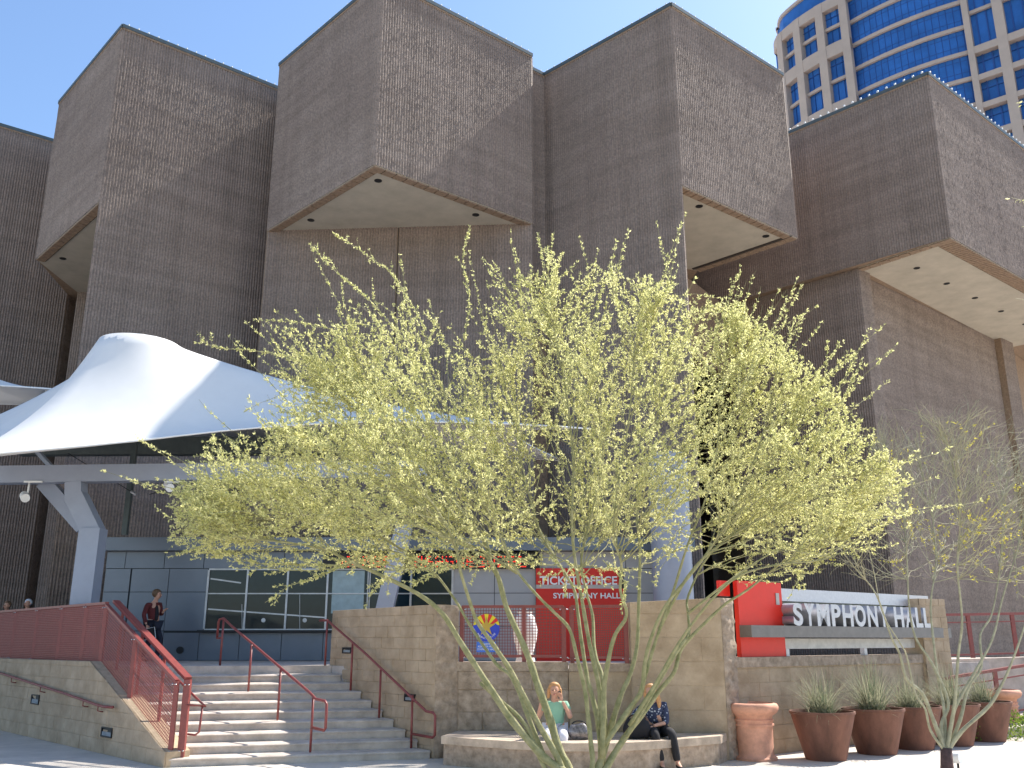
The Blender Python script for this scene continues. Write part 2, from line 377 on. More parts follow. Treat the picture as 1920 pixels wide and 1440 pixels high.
# lintel above the dark recess beside the third tower
for (a, b_, z0, z1, m) in ((T3c + uR*1.0 + uL*3.5, i4 + uR*.05, 13.2, ZS-.05, M_brown),):
    mb = MB(); p, q = a, b_; w = uL*.6
    mb.prism([tuple(p), tuple(q), tuple(q+w), tuple(p+w)], z0, z1); mb.build('lintel', m, hall)
# corner quoins: plain vertical arrises
for c, z0 in ((T1c, 0), (T2c, ZS), (T2l, ZS), (T2r, ZS), (T3c, 0), (T3r, ZS), (T4c, ZS), (W4, 0), (T1l, ZS)):
    o_ = V2(0, -1) * .03
    b = MB(); b.prism([tuple(c + uL*.07 + V2(0,-.0)), tuple(c + o_), tuple(c + uR*.07), tuple(c + V2(0, .06))], z0, ZR-.002)
    b.build('corner_arris', RIB, hall)
# coping and bulbs along the roof edge
bulb = MB(); bulb.lathe((0,0,0), [(.0,-.02),(.035,.0),(.05,.045),(.038,.085),(0,.1)], 8); bm_ = bulb.mesh('roof_bulb', M_white, True)
nb = 0
for a, b_ in ((T0l, T0e), (T1l, T1c), (T1c, T1v), (T2l, T2c), (T2c, T2r), (wl, T3v), (T3v, T3c), (T3c, T3r), (T4l, T4c), (T4c, T4r)):
    d = (b_-a)/np.linalg.norm(b_-a); n = V2(d[1], -d[0]); L = np.linalg.norm(b_-a)
    b = MB(); q = [a + n*.07 - d*.03, b_ + n*.07 + d*.03, b_ - n*.3, a - n*.3]; b.prism([tuple(p) for p in q], ZR+.001, ZR+.14)
    b.build('coping', M_coping, hall)
    b = MB(); q = [a + n*.05, b_ + n*.05, b_ - n*.02, a - n*.02]; b.prism([tuple(p) for p in q], ZR-.07, ZR-.001)
    b.build('coping_fascia', M_brown, hall)
    step = .36
    if a is T0l: continue
    k = int(L/step)
    for i in range(k):
        if nb >= 290: break
        p = a + d*(i+.5)*L/k + n*.03
        o = link('roof_bulb', bm_); adopt(o, hall); o.location = (p[0], p[1], ZR+.155); o.scale = (1, 1, 1) if (a is T4l or a is T4c) else (.62, .62, .62); nb += 1
# soffits with brick borders, joint grooves and downlights
def soffit(poly, lights, borders, name='soffit'):
    s = MB(); c = sum(poly)/len(poly); q = [tuple(p) for p in poly]
    s.prism(q, ZS-.012, ZS+.015); so_ = s.build(name, M_soffit, hall)
    dl = MB(); dl.lathe((0,0,0), [(.13,0),(.13,-.012),(.10,-.014),(.095,.0),(0,0.0)], 16); dm = dl.mesh('downlight', [M_black]); 
    for p in lights:
        o = link('downlight', dm); adopt(o, hall); o.location = (p[0], p[1], ZS-.013)
    for a, b_, w, bwid in borders:
        a, b_ = np.array(a), np.array(b_); L = np.linalg.norm(b_-a); d = (b_-a)/L; n = V2(-d[1], d[0]); k = int(L/bwid)
        if n @ (c - a) < 0: n = -n
        me = MB(); l = L/k
        v = [V2(0,0)+d*.025, d*(l-.025), d*(l-.025)+n*w, d*.025+n*w]; me.prism([tuple(p) for p in v], -.045, 0); mm = me.mesh('soffit_brick', M_brown)
        for i in range(k):
            o = link('soffit_brick', mm); adopt(o, hall); p = a + d*l*i; o.location = (p[0], p[1], ZS-.013+random.uniform(-.006,.0))
        g_ = MB(); v = [a+n*w, b_+n*w, b_+n*(w+.05), a+n*(w+.05)]; g_.prism([tuple(p) for p in v], ZS-.02, ZS-.0125); g_.build('shadow_gap', M_groove, hall)
def at(u, v): p = pz(u, v, ZS); return (p.x, p.y)
soffit([T2l, T2c, T2r], [at(583,412), at(709,338), at(892,402)], [(T2l, T2c, .30, .4), (T2c, T2r, .30, .4)])
T1x = T1l + V2(8.2, 3.6)
soffit([T1l, T1c, T1c + uR*.5, T1x, T1l + V2(0,3.6)], [at(118,484)], [(T1l, T1c, .30, .4)])
soffit([T3c + uR*.02, T3r, T3r + uL*4.4, T3c + uR*1.0+uL*6, T3c + uL*.5], [at(1311,386), at(1436,442)], [(T3c, T3r, .30, .4), (T3r, T3r + uL*4.4, .33, .4)])
soffit([T4c, T4r, T4r + uL*6, W4e+uL*.4+uR*1, W4], [at(1719,502), at(1775,531), at(1828,558), at(1877,583), at(1922,607)], [(T4c, T4r, .62, .2), (W4 , T4c, .30, .4)])
g_ = MB(); a, b_ = T3r - uR*.35, T3r - uR*.35 + uL*4.4; v = [a, b_, b_ - uR*.12, a - uR*.12]; g_.prism([tuple(p) for p in v], ZS-.05, ZS-.013); g_.build('shadow_gap', M_groove, hall)

# ---------------------------------------------------------------- distant office tower
tw_root = thing('office_tower', (70, 110, 0), 'tall curved beige office tower with blue glass rising behind the brown hall', 'building')
def arc_plan(P0, segs, n=10):
    pts = [P0.copy()]; p = P0.copy()
    for L, h0, h1, k in segs:
        for i in range(k):
            h = R(h0 + (h1-h0)*(i+.5)/k); p = p + V2(math.sin(h), math.cos(h))*L/k; pts.append(p.copy())
    return pts
P = py(1817, 100, 110); P0 = V2(P.x, P.y)
def hit(plan, u):
    best = None
    for i in range(len(plan)-1):
        a, b_ = plan[i], plan[i+1]
        def f(p, z=80): 
            d = p[1]*cP + (z-EYE)*sP; return 960 + F*p[0]/d
        ua, ub = f(a), f(b_)
        if (ua-u)*(ub-u) <= 0:
            t = (u-ua)/(ub-ua); return a + (b_-a)*t, i + t
    return plan[-1], len(plan)-1
bay = arc_plan(P0, [(15.6, -62, -37, 10)])       # right to left, receding
right = arc_plan(P0, [(-26, -50, -50, 4)])
left0 = bay[-1] + V2(-.35, -.75)*1.0
left = arc_plan(left0, [(12.5, -50, -20, 10), (4, -10, 30, 5), (16, 40, 60, 4)])
ZB, ZT = 45, 104
FL = 4.1
zbar0 = py(1817, 100, 110).z
def strip(plan, z0, z1, off, m, name, thick=.4, parent=tw_root, mi=None):
    # plan runs right->left; outward normal towards the camera
    b = MB()
    n = len(plan); nor = []
    for i in range(n):
        d = plan[min(i+1,n-1)] - plan[max(i-1,0)]; d = d/np.linalg.norm(d); nn = V2(-d[1], d[0])
        if nn[1] > 0 and abs(d[0]) > .05 : nn = -nn
        if abs(d[0]) <= .3: nn = V2(-1, 0)
        nor.append(nn)
    vs = []
    for i in range(n):
        f = plan[i] + nor[i]*off; k = plan[i] + nor[i]*(off-thick)
        vs += [(f[0], f[1], z0), (f[0], f[1], z1), (k[0], k[1], z1), (k[0], k[1], z0)]
    fs = []
    for i in range(n-1):
        a = i*4; c = a+4
        fs += [(a,a+1,c+1,c), (a+1,a+2,c+2,c+1), (a+2,a+3,c+3,c+2), (a+3,a,c,c+3)]
    fs += [(0,3,2,1), (len(vs)-4, len(vs)-3, len(vs)-2, len(vs)-1)]
    b.add(vs, fs); return b.build(name, m, parent)
strip(bay, ZB, ZT, 0, M_towerglass, 'glass_bay')
for k in range(-8, 6):
    z = zbar0 + k*FL
    strip(bay, z-.28, z+.28, .45, M_towerbeige, 'spandrel_bar')
    strip(bay, z+1.3, z+1.38, .03, M_bluedark, 'transom', .1); strip(bay, z+3.1, z+3.18, .03, M_bluedark, 'transom', .1)
for i in np.linspace(0.02, .98, 17):
    f = i*(len(bay)-1); j = min(int(f), len(bay)-2); p = bay[j] + (bay[j+1]-bay[j])*(f-j)
    b = MB(); b.box(p[0]-.03, p[0]+.03, p[1]-.05, p[1]+.1, ZB, ZT); b.build('mullion', M_bluedark, tw_root)
# solid precast pieces with real openings
def grid_wall(plan, cols, rows_, z0, z1, off=.8, th=1.1, bars=True):
    """cols: list of (f0,f1) fractional plan indices of openings; rows_: list of (z0,z1) of openings"""
    def at_(f): j = min(int(f), len(plan)-2); return plan[j] + (plan[j+1]-plan[j])*(f-j)
    strip(plan, z0, z1, off-th+.05, M_towerglass, 'window_glass', .2)
    fs = sorted(cols); prev = 0.0; piers = []
    for f0, f1 in fs: piers.append((prev, f0)); prev = f1
    piers.append((prev, len(plan)-1.0))
    def sub(f0, f1): return [at_(f0)] + [plan[j] for j in range(int(f0)+1, int(math.ceil(f1)))  if f0 < j < f1] + [at_(f1)]
    for f0, f1 in piers:
        if f1 - f0 > .02: strip(sub(f0, f1), z0, z1, off, M_towerbeige, 'pier', th)
    zz = z0
    for (a, b_) in sorted(rows_):
        strip(plan, zz, a, off-.06, M_towerbeige, 'spandrel', th-.12); zz = b_
    strip(plan, zz, z1, off-.06, M_towerbeige, 'spandrel', th-.12)
    for f0, f1 in fs:
        for (a, b_) in rows_:
            s_ = sub(f0, f1); mid = at_((f0+f1)/2)
            strip([at_((f0*3+f1)/4-.012), at_((f0*3+f1)/4+.012)], a, b_, off-th+.2, M_bluedark, 'mullion', .12)
            strip([at_((f0+f1*2)/3-.012), at_((f0+f1*2)/3+.012)], a, b_, off-th+.2, M_bluedark, 'mullion', .12)
            strip(s_, b_-1.1, b_-1.02, off-th+.2, M_bluedark, 'transom', .12)
            if b_ - a > 5: strip(s_, (a+b_)/2-.25, (a+b_)/2+.25, off-th+.6, M_towerbeige, 'mid_bar', .4)
def fr(plan, u): return hit(plan, u)[1]
cl = [(fr(left, b_), fr(left, a)) for a, b_ in ((1564, 1594), (1521, 1550), (1488, 1509), (1470, 1480))]
cl = [tuple(sorted(c)) for c in cl]
pl = hit(left, 1575)[0]
def zl(v): return py(1575, v, pl[1]).z
grid_wall(left, cl, [(zl(194), zl(109)), (zl(86), zl(22))], ZB, zl(4))
topw = [p + V2(.9, 1.2) for p in left]
strip(topw, zl(4), zl(-40), 0, M_towerglass, 'roof_glass', .3)
strip(topw, zl(-40), zl(-46), .3, M_towerbeige, 'roof_rim', .9)
pr = hit(right, 1850)[0]
def zr(v): return py(1850, v, pr[1]).z
cr_ = [tuple(sorted((fr(right, a), fr(right, b_)))) for a, b_ in ((1830, 1874), (1893, 1945))]
rows = []
for a, b_ in ((-46, 85), (98, 138), (148, 190), (200, 243), (254, 296), (308, 350)): rows.append((zr(b_), zr(a)))
grid_wall(right, cr_, rows, ZB, ZT)
b = MB(); far = [bay[0]+V2(1.5,3), left[0]+V2(1.5,3), left[12]+V2(2,6), V2(left[-1][0]+6, left[-1][1]+10), V2(110,150), right[-1]+V2(3,4)]
b.prism([tuple(p) for p in far], 0, ZT-.5); b.build('tower_mass', M_towerbeige, tw_root)

# ---------------------------------------------------------------- raised landing, stairs
ZL = 1.5
L1, L10 = V2(-5.60, 16.05), V2(-8.05, 18.80)
R1, R10 = V2(-1.43, 17.20), V2(-3.72, 19.75)
Lp = lambda i: L1 + (L10-L1)*(i-1)/9.; Rp = lambda i: R1 + (R10-R1)*(i-1)/9.
stairs = thing('stairs', (*((L1+R1)/2), 0), 'wide flight of ten concrete steps between the mesh rail and the sandstone wall', 'stairs')
for i in range(1, 10):
    a, b_, c, d = Lp(i), Rp(i), Rp(i+1.12), Lp(i+1.12)
    e = (b_-a)/np.linalg.norm(b_-a); a = a - e*.05
    s = MB(); z0 = 0 if i == 1 else .15*(i-1)-.06; z1 = .15*i; nb_ = .03
    dn = (d-a)/np.linalg.norm(d-a)
    s.prism([tuple(a+dn*.02), tuple(b_+dn*.02), tuple(c), tuple(d)], z0, z1-nb_-.012)
    f1, f2, f3 = dn*.006, dn*.0, dn*.03
    s.add([(*(a+f1), z1-.055), (*(b_+f1), z1-.055), (*a, z1-.032), (*b_, z1-.032), (*(a+f3), z1-.016), (*(b_+f3), z1-.016), (*c, z1), (*d, z1)],
          [(0,1,3,2), (2,3,5,4), (4,5,6,7)])
    s.build('step', M_stair, stairs)
Wc0, Wc1 = V2(-3.78, 19.86), V2(-1.38, 17.22)     # right cheek wall
e = (Rp(10)-Lp(10))/np.linalg.norm(Rp(10)-Lp(10))
Wr0, Wr1, Wr2 = V2(-12.9, 23.6), V2(-8.25, 18.85), V2(-5.66, 16.0)
land = MB(); land.prism([tuple(Lp(10)), tuple(Rp(10)), (-1.5, 17.6), (-1.0, 17.75), (3.7, 17.4), (5.0, 18.3), (9.6, 21.6), (16, 26), (16, 29), (-22, 29), (-18, 28.9), tuple(Wr1+V2(.2,.1))], 0, ZL-.004)
tag(land.build('landing', M_stair), kind='structure')
s = MB(); a, b_ = Lp(10), Rp(10); s.prism([tuple(a - e*.03 - V2(0,.012)), tuple(b_ - V2(0,.012)), tuple(b_ + V2(0,.35)), tuple(a + V2(0,.35))], 1.28, ZL+.001); s.build('step', M_stair, stairs)

# left retaining wall with sloped top
def ln(a, b_): return float(np.linalg.norm(b_-a))
la, lb = ln(Wr0, Wr1), ln(Wr0, Wr2)
rw = block_wall('retaining_wall', Wr0, Wr2, [(-7, 0), (lb, 0), (lb, .24), (la+.05, ZL+.10), (-7, ZL+.04)], .42,
    'tan sandstone block retaining wall sloping down beside the stairs on the left', 'wall', bw=.62, bh=.25)
# right cheek wall of the stairs
cw = block_wall('stair_wall', Wc0, Wc1, [(0, 0), (ln(Wc0, Wc1), 0), (ln(Wc0, Wc1), 2.63), (0, 2.60)], .40,
    'tall tan block wall right of the stairs carrying a red handrail', 'wall')
def cap_strip(parent, x0, x1, z, thick, h=.05):
    b = MB(); b.box(x0-.01, x1+.01, -.02, thick+.02, z+.001, z+h); b.build('cap', M_sandcap, parent, world=False)
# rough split end of that wall
def rough_face(root, A, B, z0, z1, name='split_face', nx=8, nz=40, amp=.05):
    A, B = np.array(A), np.array(B); d = B-A; L = np.linalg.norm(d); d = d/L; n = V2(d[1], -d[0])
    zz = np.linspace(z0, z1, nz+1); ss = np.linspace(0, L, nx+1)
    D = rng.uniform(.0, amp, (nz+1, nx+1)); D[:, 0] = 0.0; D[:, -1] = 0.0
    for k in range(0, nz+1, 5): D[k] *= .15
    V = np.array([[*(A + d*s_ + n*(D[i, j]+.002)), z] for i, z in enumerate(zz) for j, s_ in enumerate(ss)])
    C = nx+1; Fq = np.array([(i*C+j, i*C+j+1, (i+1)*C+j+1, (i+1)*C+j) for i in range(nz) for j in range(nx)])
    o = link(name, npmesh(name, V, Fq, M_sandcap)); adopt(o, root); return o
E1 = V2(-.98, 17.42)
rough_face(cw, Wc1 + V2(0, -.0), E1, 0, 2.62)
# low wall behind bench, then tall wall, then sign wall
Wm = V2(1.02, 17.3)
lwall = block_wall('low_wall', E1, Wm, [(0, 0), (ln(E1, Wm), 0), (ln(E1, Wm), 1.46), (0, 1.46)], .35,
    'low tan stone wall behind the bench under the round emblem sign', 'wall', bw=.9, bh=.38, m=M_sandcap, rough=.02)
b = MB(); b.box(-.02, ln(E1, Wm)-.002, -.03, .37, 1.462, 1.62); b.build('coping', M_sandcap, lwall, world=False)
Wn = V2(2.12, 17.1)
lw2 = block_wall('low_wall', Wm + V2(0, -.06), Wn + V2(.1, -.02), [(0, 0), (ln(Wm, Wn)+.1, 0), (ln(Wm, Wn)+.1, 1.46), (0, 1.46)], .35,
    'low tan stone wall behind the branching stems, below the red ticket sign railing', 'wall', bw=1.2, bh=.38)
b = MB(); b.box(0.002, ln(Wm, Wn)+.06, -.03, .37, 1.462, 1.60); b.build('coping', M_sandcap, lw2, world=False)
T_a, T_b = V2(2.12, 16.95), V2(3.76, 16.95)
tw_ = block_wall('tall_wall', T_a, T_b, [(0, 0), (1.64, 0), (1.64, 2.74), (0, 2.66)], .5,
    'tall smooth tan stone wall behind the seated woman in the printed blouse', 'wall', bw=1.25, bh=.41, rough=.003, joint=.002)
rough_face(tw_, T_b, V2(4.05, 17.25), 0, 2.74, amp=.06)
b = MB(); b.prism([tuple(T_b+V2(0,.02)), (4.04, 17.27), (4.04, 17.9), tuple(T_b+V2(-.3,.6)), ], 0, 2.735); b.build('core', M_sandcap, tw_)
S_a, S_b = V2(4.05, 17.3), V2(9.35, 21.3)
sw = block_wall('sign_wall', S_a, S_b, [(0, 0), (ln(S_a, S_b), 0), (ln(S_a, S_b), 1.52), (0, 1.52)], .5,
    'long tan stone wall below the silver hall sign, behind the row of planters', 'wall', bw=.62, bh=.25, rough=.003, joint=.002)
b = MB(); b.box(-.01, ln(S_a, S_b)+.02, -.03, .53, 1.522, 1.70); b.build('coping', M_sandcap, sw, world=False)
# the short pier that ends the sign wall
block_wall('pier', S_b + V2(-.25,-.3), S_b + V2(.55, .2), [(0,0),(.94,0),(.94,2.9),(0,2.9)], .5, 'tan stone pier at the right end of the silver hall sign', 'pillar', bw=.47, bh=.25)

# curved bench
fp = [pz(827, 1380.4, .45), pz(893, 1385.5, .45), pz(960, 1390, .45), pz(1060, 1393.5, .45), pz(1154, 1393.5, .45), pz(1215, 1390.5, .45), pz(1276, 1385.8, .45), pz(1351, 1380, .45)]
fr_ = [V2(p.x, p.y) for p in fp]
back = [V2(3.72, 16.9), V2(2.1, 16.9), V2(2.1, 17.05), V2(1.0, 17.2), V2(-.95, 17.38)]
bench = thing('stone_bench', (1.5, 16, 0), 'low curved tan stone bench along the wall where two women sit', 'bench')
cen = V2(1.3, 17.6)
def push(ps, k): return [p + (cen-p)/np.linalg.norm(cen-p)*k for p in ps]
b = MB(); b.prism([tuple(p) for p in fr_ + back], .33, .45); b.build('seat_slab', M_bench, bench)
b = MB(); b.prism([tuple(p) for p in push(fr_, .05) + [V2(3.7,16.88), V2(2.12,16.88), V2(1.0, 17.18), V2(-.93, 17.36)]], .0, .329); b.build('base', M_sandcap, bench)

# ---------------------------------------------------------------- railings
def wire_panel(mb, a, b_, h0, h1, pitch=.032, w=.011, d=.006):
    """woven panel between the vertical lines at a and b_ (3-D bottom points)"""
    a, b_ = Vector(a), Vector(b_); L = (Vector((b_.x, b_.y, 0)) - Vector((a.x, a.y, 0))).length
    n = int(L/pitch)
    for i in range(1, n):
        p = a.lerp(b_, i/n); mb.bar(p + Vector((0,0,h0)), p + Vector((0,0,h1)), w, d)
    m = int((h1-h0)/pitch)
    for j in range(1, m):
        z = h0 + (h1-h0)*j/m; mb.bar(a + Vector((0,0,z)), b_ + Vector((0,0,z)), d, w)
def vec(p, z): return Vector((p[0], p[1], z))
bolt = MB(); bolt.lathe((0,0,0), [(0,-.012),(.016,-.008),(.02,0),(.016,.008),(0,.012)], 8); BOLT = bolt.mesh('bolt', M_bolt, True)
def add_bolt(parent, p):
    o = link('bolt', BOLT); adopt(o, parent); o.location = p
def mesh_rail(name, pts, h, label, cat='railing', group=None, posts=True, pitch=.032, gap=.06, w=.011, skip=False):
    root = thing(name, pts[0], label, cat, group)
    for i, p in enumerate(pts):
        if skip and i == len(pts)-1: break
        m = MB(); m.bar(p, p + Vector((0,0,h)), .075, .06); m.build('post', M_red, root)
        d_ = (pts[min(i+1, len(pts)-1)] - pts[max(i-1, 0)]); d_.z = 0; d_.normalize(); out_ = Vector((d_.y, -d_.x, 0))*.045
        for zz in (h-.05, .08): 
            for sg in (-.06, .06): add_bolt(root, p + Vector((0,0,zz)) + out_ + d_*sg)
    for i in range(len(pts)-1):
        a, b_ = pts[i], pts[i+1]
        m = MB(); m.bar(a + Vector((0,0,h)), b_ + Vector((0,0,h)), .075, .05); m.build('top_rail', M_red, root)
        m = MB(); m.bar(a + Vector((0,0,gap)), b_ + Vector((0,0,gap)), .05, .05); m.build('bottom_rail', M_red, root)
        m = MB(); wire_panel(m, a, b_, gap+.02, h-.02, pitch=pitch, w=w); m.build('mesh_panel', M_red, root)
    return root
# on the ramp wall: level part
nrm = (Wr2-Wr1)/ln(Wr1, Wr2)
off = V2(.10, .07)
ramp_pts = [vec(Wr1 + off - nrm*t, ZL) for t in (11.7, 9.9, 8.1, 6.3, 4.5, 2.7, 1.15, 0.0)]
mesh_rail('mesh_railing', ramp_pts, 1.22, 'level red mesh railing on top of the retaining wall left of the stairs', pitch=.038, w=.010, skip=True)
# sloped part along the stairs
a = Wr1 + off; b_ = Wr2 + off*1.0 - nrm*.1
zend = .16
sl_pts = [vec(a, ZL), vec(a + (b_-a)*.46, ZL + (zend-ZL)*.46), vec(b_, zend)]
rr = mesh_rail('mesh_railing', sl_pts, 1.18, 'red mesh railing sloping down the left side of the stairs', pitch=.052, w=.010)
# inner flat guard with handrail
off2 = V2(.22, .19)
a2, b2 = Wr1 + off2, Wr2 + off2 - nrm*.05
gr = thing('stair_guard', vec(b2, 0), 'wide red flat-topped guard rail beside the left end of the steps', 'railing')
m = MB(); m.bar(vec(a2, ZL+1.26), vec(b2, zend+1.22), .13, .05); m.build('top_rail', M_red, gr)
for t in (1.0,):
    p = a2 + (b2-a2)*t; m = MB(); m.bar(vec(p, 0), vec(p, zend+1.2), .11, .09); m.build('post', M_red, gr)
for t in (.12, .42, .72):
    p = a2 + (b2-a2)*t; m = MB(); m.bar(vec(p, ZL+(zend-ZL)*t), vec(p, ZL+1.2+(zend-ZL)*t), .04, .04); m.build('post', M_red, gr)
for q in (1.12, .08): add_bolt(gr, vec(b2 + V2(-.02, -.06), zend+q)); add_bolt(gr, vec(b2 + V2(.04, -.05), zend+q))
m = MB(); h1 = vec(b2, 0) + Vector((.10, -.05, 0)); h0 = vec(a2 + V2(.10, .0), 0)
pth = [vec(a2+V2(.12,.05), ZL+.86), Vector((h1.x+.02, h1.y+.12, zend+.92)), Vector((h1.x+.30, h1.y-.18, .95)), Vector((h1.x-.02, h1.y-.12, .97))]
m.tube(pth, .021, 8); m.build('handrail', M_red, gr, smooth=True)
m = MB(); m.tube([pth[2]+Vector((-.05,.02,-.01)), pth[2]+Vector((-.07,.02,-.4)), pth[2]+Vector((-.13,.03,-.45)), Vector((h1.x, h1.y, .5))], .018, 8); m.build('return_loop', M_red, gr, smooth=True)

def pipe_rail(name, top, posts, label, extra=()):
    root = thing(name, posts[-1][1], label, 'handrail')
    m = MB(); m.tube(top, .024, 10); m.build('rail', M_red, root, smooth=True)
    for t_, b0 in posts:
        m = MB(); m.tube([b0, t_], .021, 10); m.build('post', M_red, root, smooth=True)
    for e_ in extra: m = MB(); m.tube(e_, .021, 10); m.build('end_loop', M_red, root, smooth=True)
    return root
# centre handrail
def on_step(u, i): # bottom of a post standing on tread i at picture column u: interpolate along the tread, a little back from the nosing
    a, b_ = Lp(i+.45), Rp(i+.45)
    best = min(np.linspace(0, 1, 400), key=lambda t: abs(960 + F*(a[0]+(b_[0]-a[0])*t)/((a[1]+(b_[1]-a[1])*t)*cP + (.15*i-EYE)*sP) - u))
    p = a + (b_-a)*best; return Vector((p[0], p[1], .15*i))
posts = []
for (ub, i, vt) in ((416, 10, 1160), (465, 7, 1208), (520, 4, 1257), (581, 1, 1312)):
    bpt = on_step(ub, i) if i < 10 else vec(V2(-6.0, 19.65), ZL)
    posts.append((bpt + Vector((0, 0, .92)), bpt))
f0, l0 = posts[0][0], posts[-1][0]; dd = (l0-f0); dh = Vector((dd.x, dd.y, 0)).normalized()
top = [f0 - dh*.24 + Vector((0,0,-.38)) , f0 - dh*.24 + Vector((0,0,-.06)), f0 - dh*.2, f0 + Vector((0,0,.02))] + [f0.lerp(l0, t) for t in (.1, .5, .97)] + [l0 + dh*.08 + Vector((0,0,-.05)), l0 + dh*.4 + Vector((0,0,-.07)), l0 + dh*.46 + Vector((0,0,-.12)), l0 + dh*.46 + Vector((0,0,-.5)), l0 + dh*.42 + Vector((0,0,-.54)), l0 + Vector((0,0,-.52))]
for i_, p_ in enumerate(posts):
    dz = f0.lerp(l0, ((p_[1]-f0).xy.length/(l0-f0).xy.length)).z; posts[i_] = (Vector((p_[0].x, p_[0].y, dz)), p_[1])
pipe_rail('pipe_handrail', top, posts, 'red pipe handrail standing free in the middle of the stairs', [[top[0], posts[0][1] + Vector((0,0,.55))]])
# handrail on the right wall
wd = (Wc1-Wc0)/ln(Wc0, Wc1); inn = V2(wd[1], -wd[0])*.16
posts = []
for t, zb in ((.02, ZL), (.30, .15*7), (.585, .15*4), (.875, .15*1)):
    p = Wc0 + (Wc1-Wc0)*t + inn; posts.append((vec(p, zb+.9), vec(p, zb)))
f0, l0 = posts[0][0], posts[-1][0]; dd = (l0-f0); dh = Vector((dd.x, dd.y, 0)).normalized()
posts = [(Vector((p[0].x, p[0].y, f0.z + (l0.z-f0.z)*(p[1]-f0).xy.length/(l0-f0).xy.length)), p[1]) for p in posts]
top = [f0 - dh*.3, f0, f0.lerp(l0, .5), l0 + dh*.42 + Vector((0,0,-.26)), l0 + dh*.62 + Vector((0,0,-.27)), l0 + dh*.68 + Vector((0,0,-.32)), l0 + dh*.68 + Vector((0,0,-.64)), l0 + dh*.62 + Vector((0,0,-.68)), l0 + Vector((0,0,-.66))]
pipe_rail('pipe_handrail', top, posts, 'red pipe handrail along the tall block wall on the right of the stairs')
# handrail on the ramp face of the retaining wall
wn = V2(-.72, -.70)*.11
a = py(0, 1263, 23.0); b_ = py(200, 1321, 18.0)
def on_wall(u, v):
    lo = None
    for t in np.linspace(-3, lb, 800):
        p = Wr0 + (Wr2-Wr0)/lb*t + wn; d = None
        # find the height whose picture row is v
        tt = (720-v)/F; z = EYE + p[1]/(cP - tt*sP)*(sP + tt*cP); uu = 960 + F*p[0]/(p[1]*cP + (z-EYE)*sP)
        if lo is None or abs(uu-u) < lo[0]: lo = (abs(uu-u), Vector((p[0], p[1], z)))
    return lo[1]
rp = [on_wall(-60, 1244), on_wall(0, 1262), on_wall(60, 1281), on_wall(120, 1300), on_wall(180, 1321), on_wall(194, 1325), on_wall(212, 1326)]
wr = thing('wall_handrail', rp[3], 'dark red pipe handrail bracketed to the face of the left retaining wall', 'handrail')
m = MB(); m.tube(rp, .024, 8); m.build('rail', M_red, wr, smooth=True)
for q in (on_wall(22, 1270), on_wall(76, 1287), on_wall(156, 1313), on_wall(184, 1322)):
    m = MB(); n_ = Vector((.72, .70, 0)); m.tube([q, q+Vector((0,0,-.1)), q+Vector((0,0,-.12))+n_*.08, q+Vector((0,0,-.12))+n_*.11], .011, 6); m.build('bracket', M_red, wr, smooth=True)
# recessed step lights
def step_light(A, B, s, z, label, w=.3, h=.12):
    A, B = np.array(A), np.array(B); d = (B-A)/np.linalg.norm(B-A); p = A + d*s; rz = math.atan2(d[1], d[0])
    r_ = thing('step_light', vec(p, z), label, 'wall light', 'recessed step lights', rz)
    m = MB(); 
    for q in ((-w/2, w/2, -h/2, -h/2+.02), (-w/2, w/2, h/2-.02, h/2), (-w/2, -w/2+.02, -h/2+.02, h/2-.02), (w/2-.02, w/2, -h/2+.02, h/2-.02)): m.box(q[0], q[1], -.03, .01, q[2], q[3])
    m.box(-w/2+.02, w/2-.02, -.005, .01, -h/2+.02, h/2-.02); m.build('frame', M_black, r_, world=False)
    m = MB(); m.box(-w/2+.03, w/2-.03, -.02, -.006, -h/2+.025, 0.01); m.build('lens', M_lens, r_, world=False)
step_light(Wr0, Wr2, on_wall(57, 1312) and (Vector((on_wall(57,1312).x, on_wall(57,1312).y)) - Vector(Wr0)).length, on_wall(57, 1312).z, 'recessed light under the wall handrail, at the far left of the retaining wall', .5, .2)
step_light(Wr0, Wr2, (Vector((on_wall(190,1374).x, on_wall(190,1374).y)) - Vector(Wr0)).length, on_wall(190, 1374).z, 'recessed light low in the retaining wall near the foot of the mesh railing', .5, .17)
def wall_s(A, B, u): 
    return min(np.linspace(0, 1, 500), key=lambda t: abs(960 + F*(A[0]+(B[0]-A[0])*t)/((A[1]+(B[1]-A[1])*t)*cP - .8*sP) - u)) * ln(A, B)
step_light(Wc0, Wc1, wall_s(Wc0, Wc1, 649), 1.80, 'small recessed light high in the wall, near the top of the stairs', .32, .12)
step_light(Wc0, Wc1, wall_s(Wc0, Wc1, 770), .98, 'small recessed light low in the wall, near the bottom of the stairs', .32, .13)
# railings above the low walls
pA, pB, pC = V2(-.93, 17.52), V2(.22, 17.42), V2(.95, 17.36)
mr = mesh_rail('mesh_railing', [vec(pA, 1.62), vec(pB, 1.62), vec(pC, 1.62)], .98, 'dark red mesh railing on the low wall carrying the round emblem', pitch=.05, gap=.1)
mr2 = mesh_rail('mesh_railing', [vec(V2(1.10, 17.42), 1.60), vec(V2(2.06, 17.12), 1.60)], 1.0, 'dark red mesh railing in front of the lower ticket sign, beside the tall wall', pitch=.04, gap=.1)

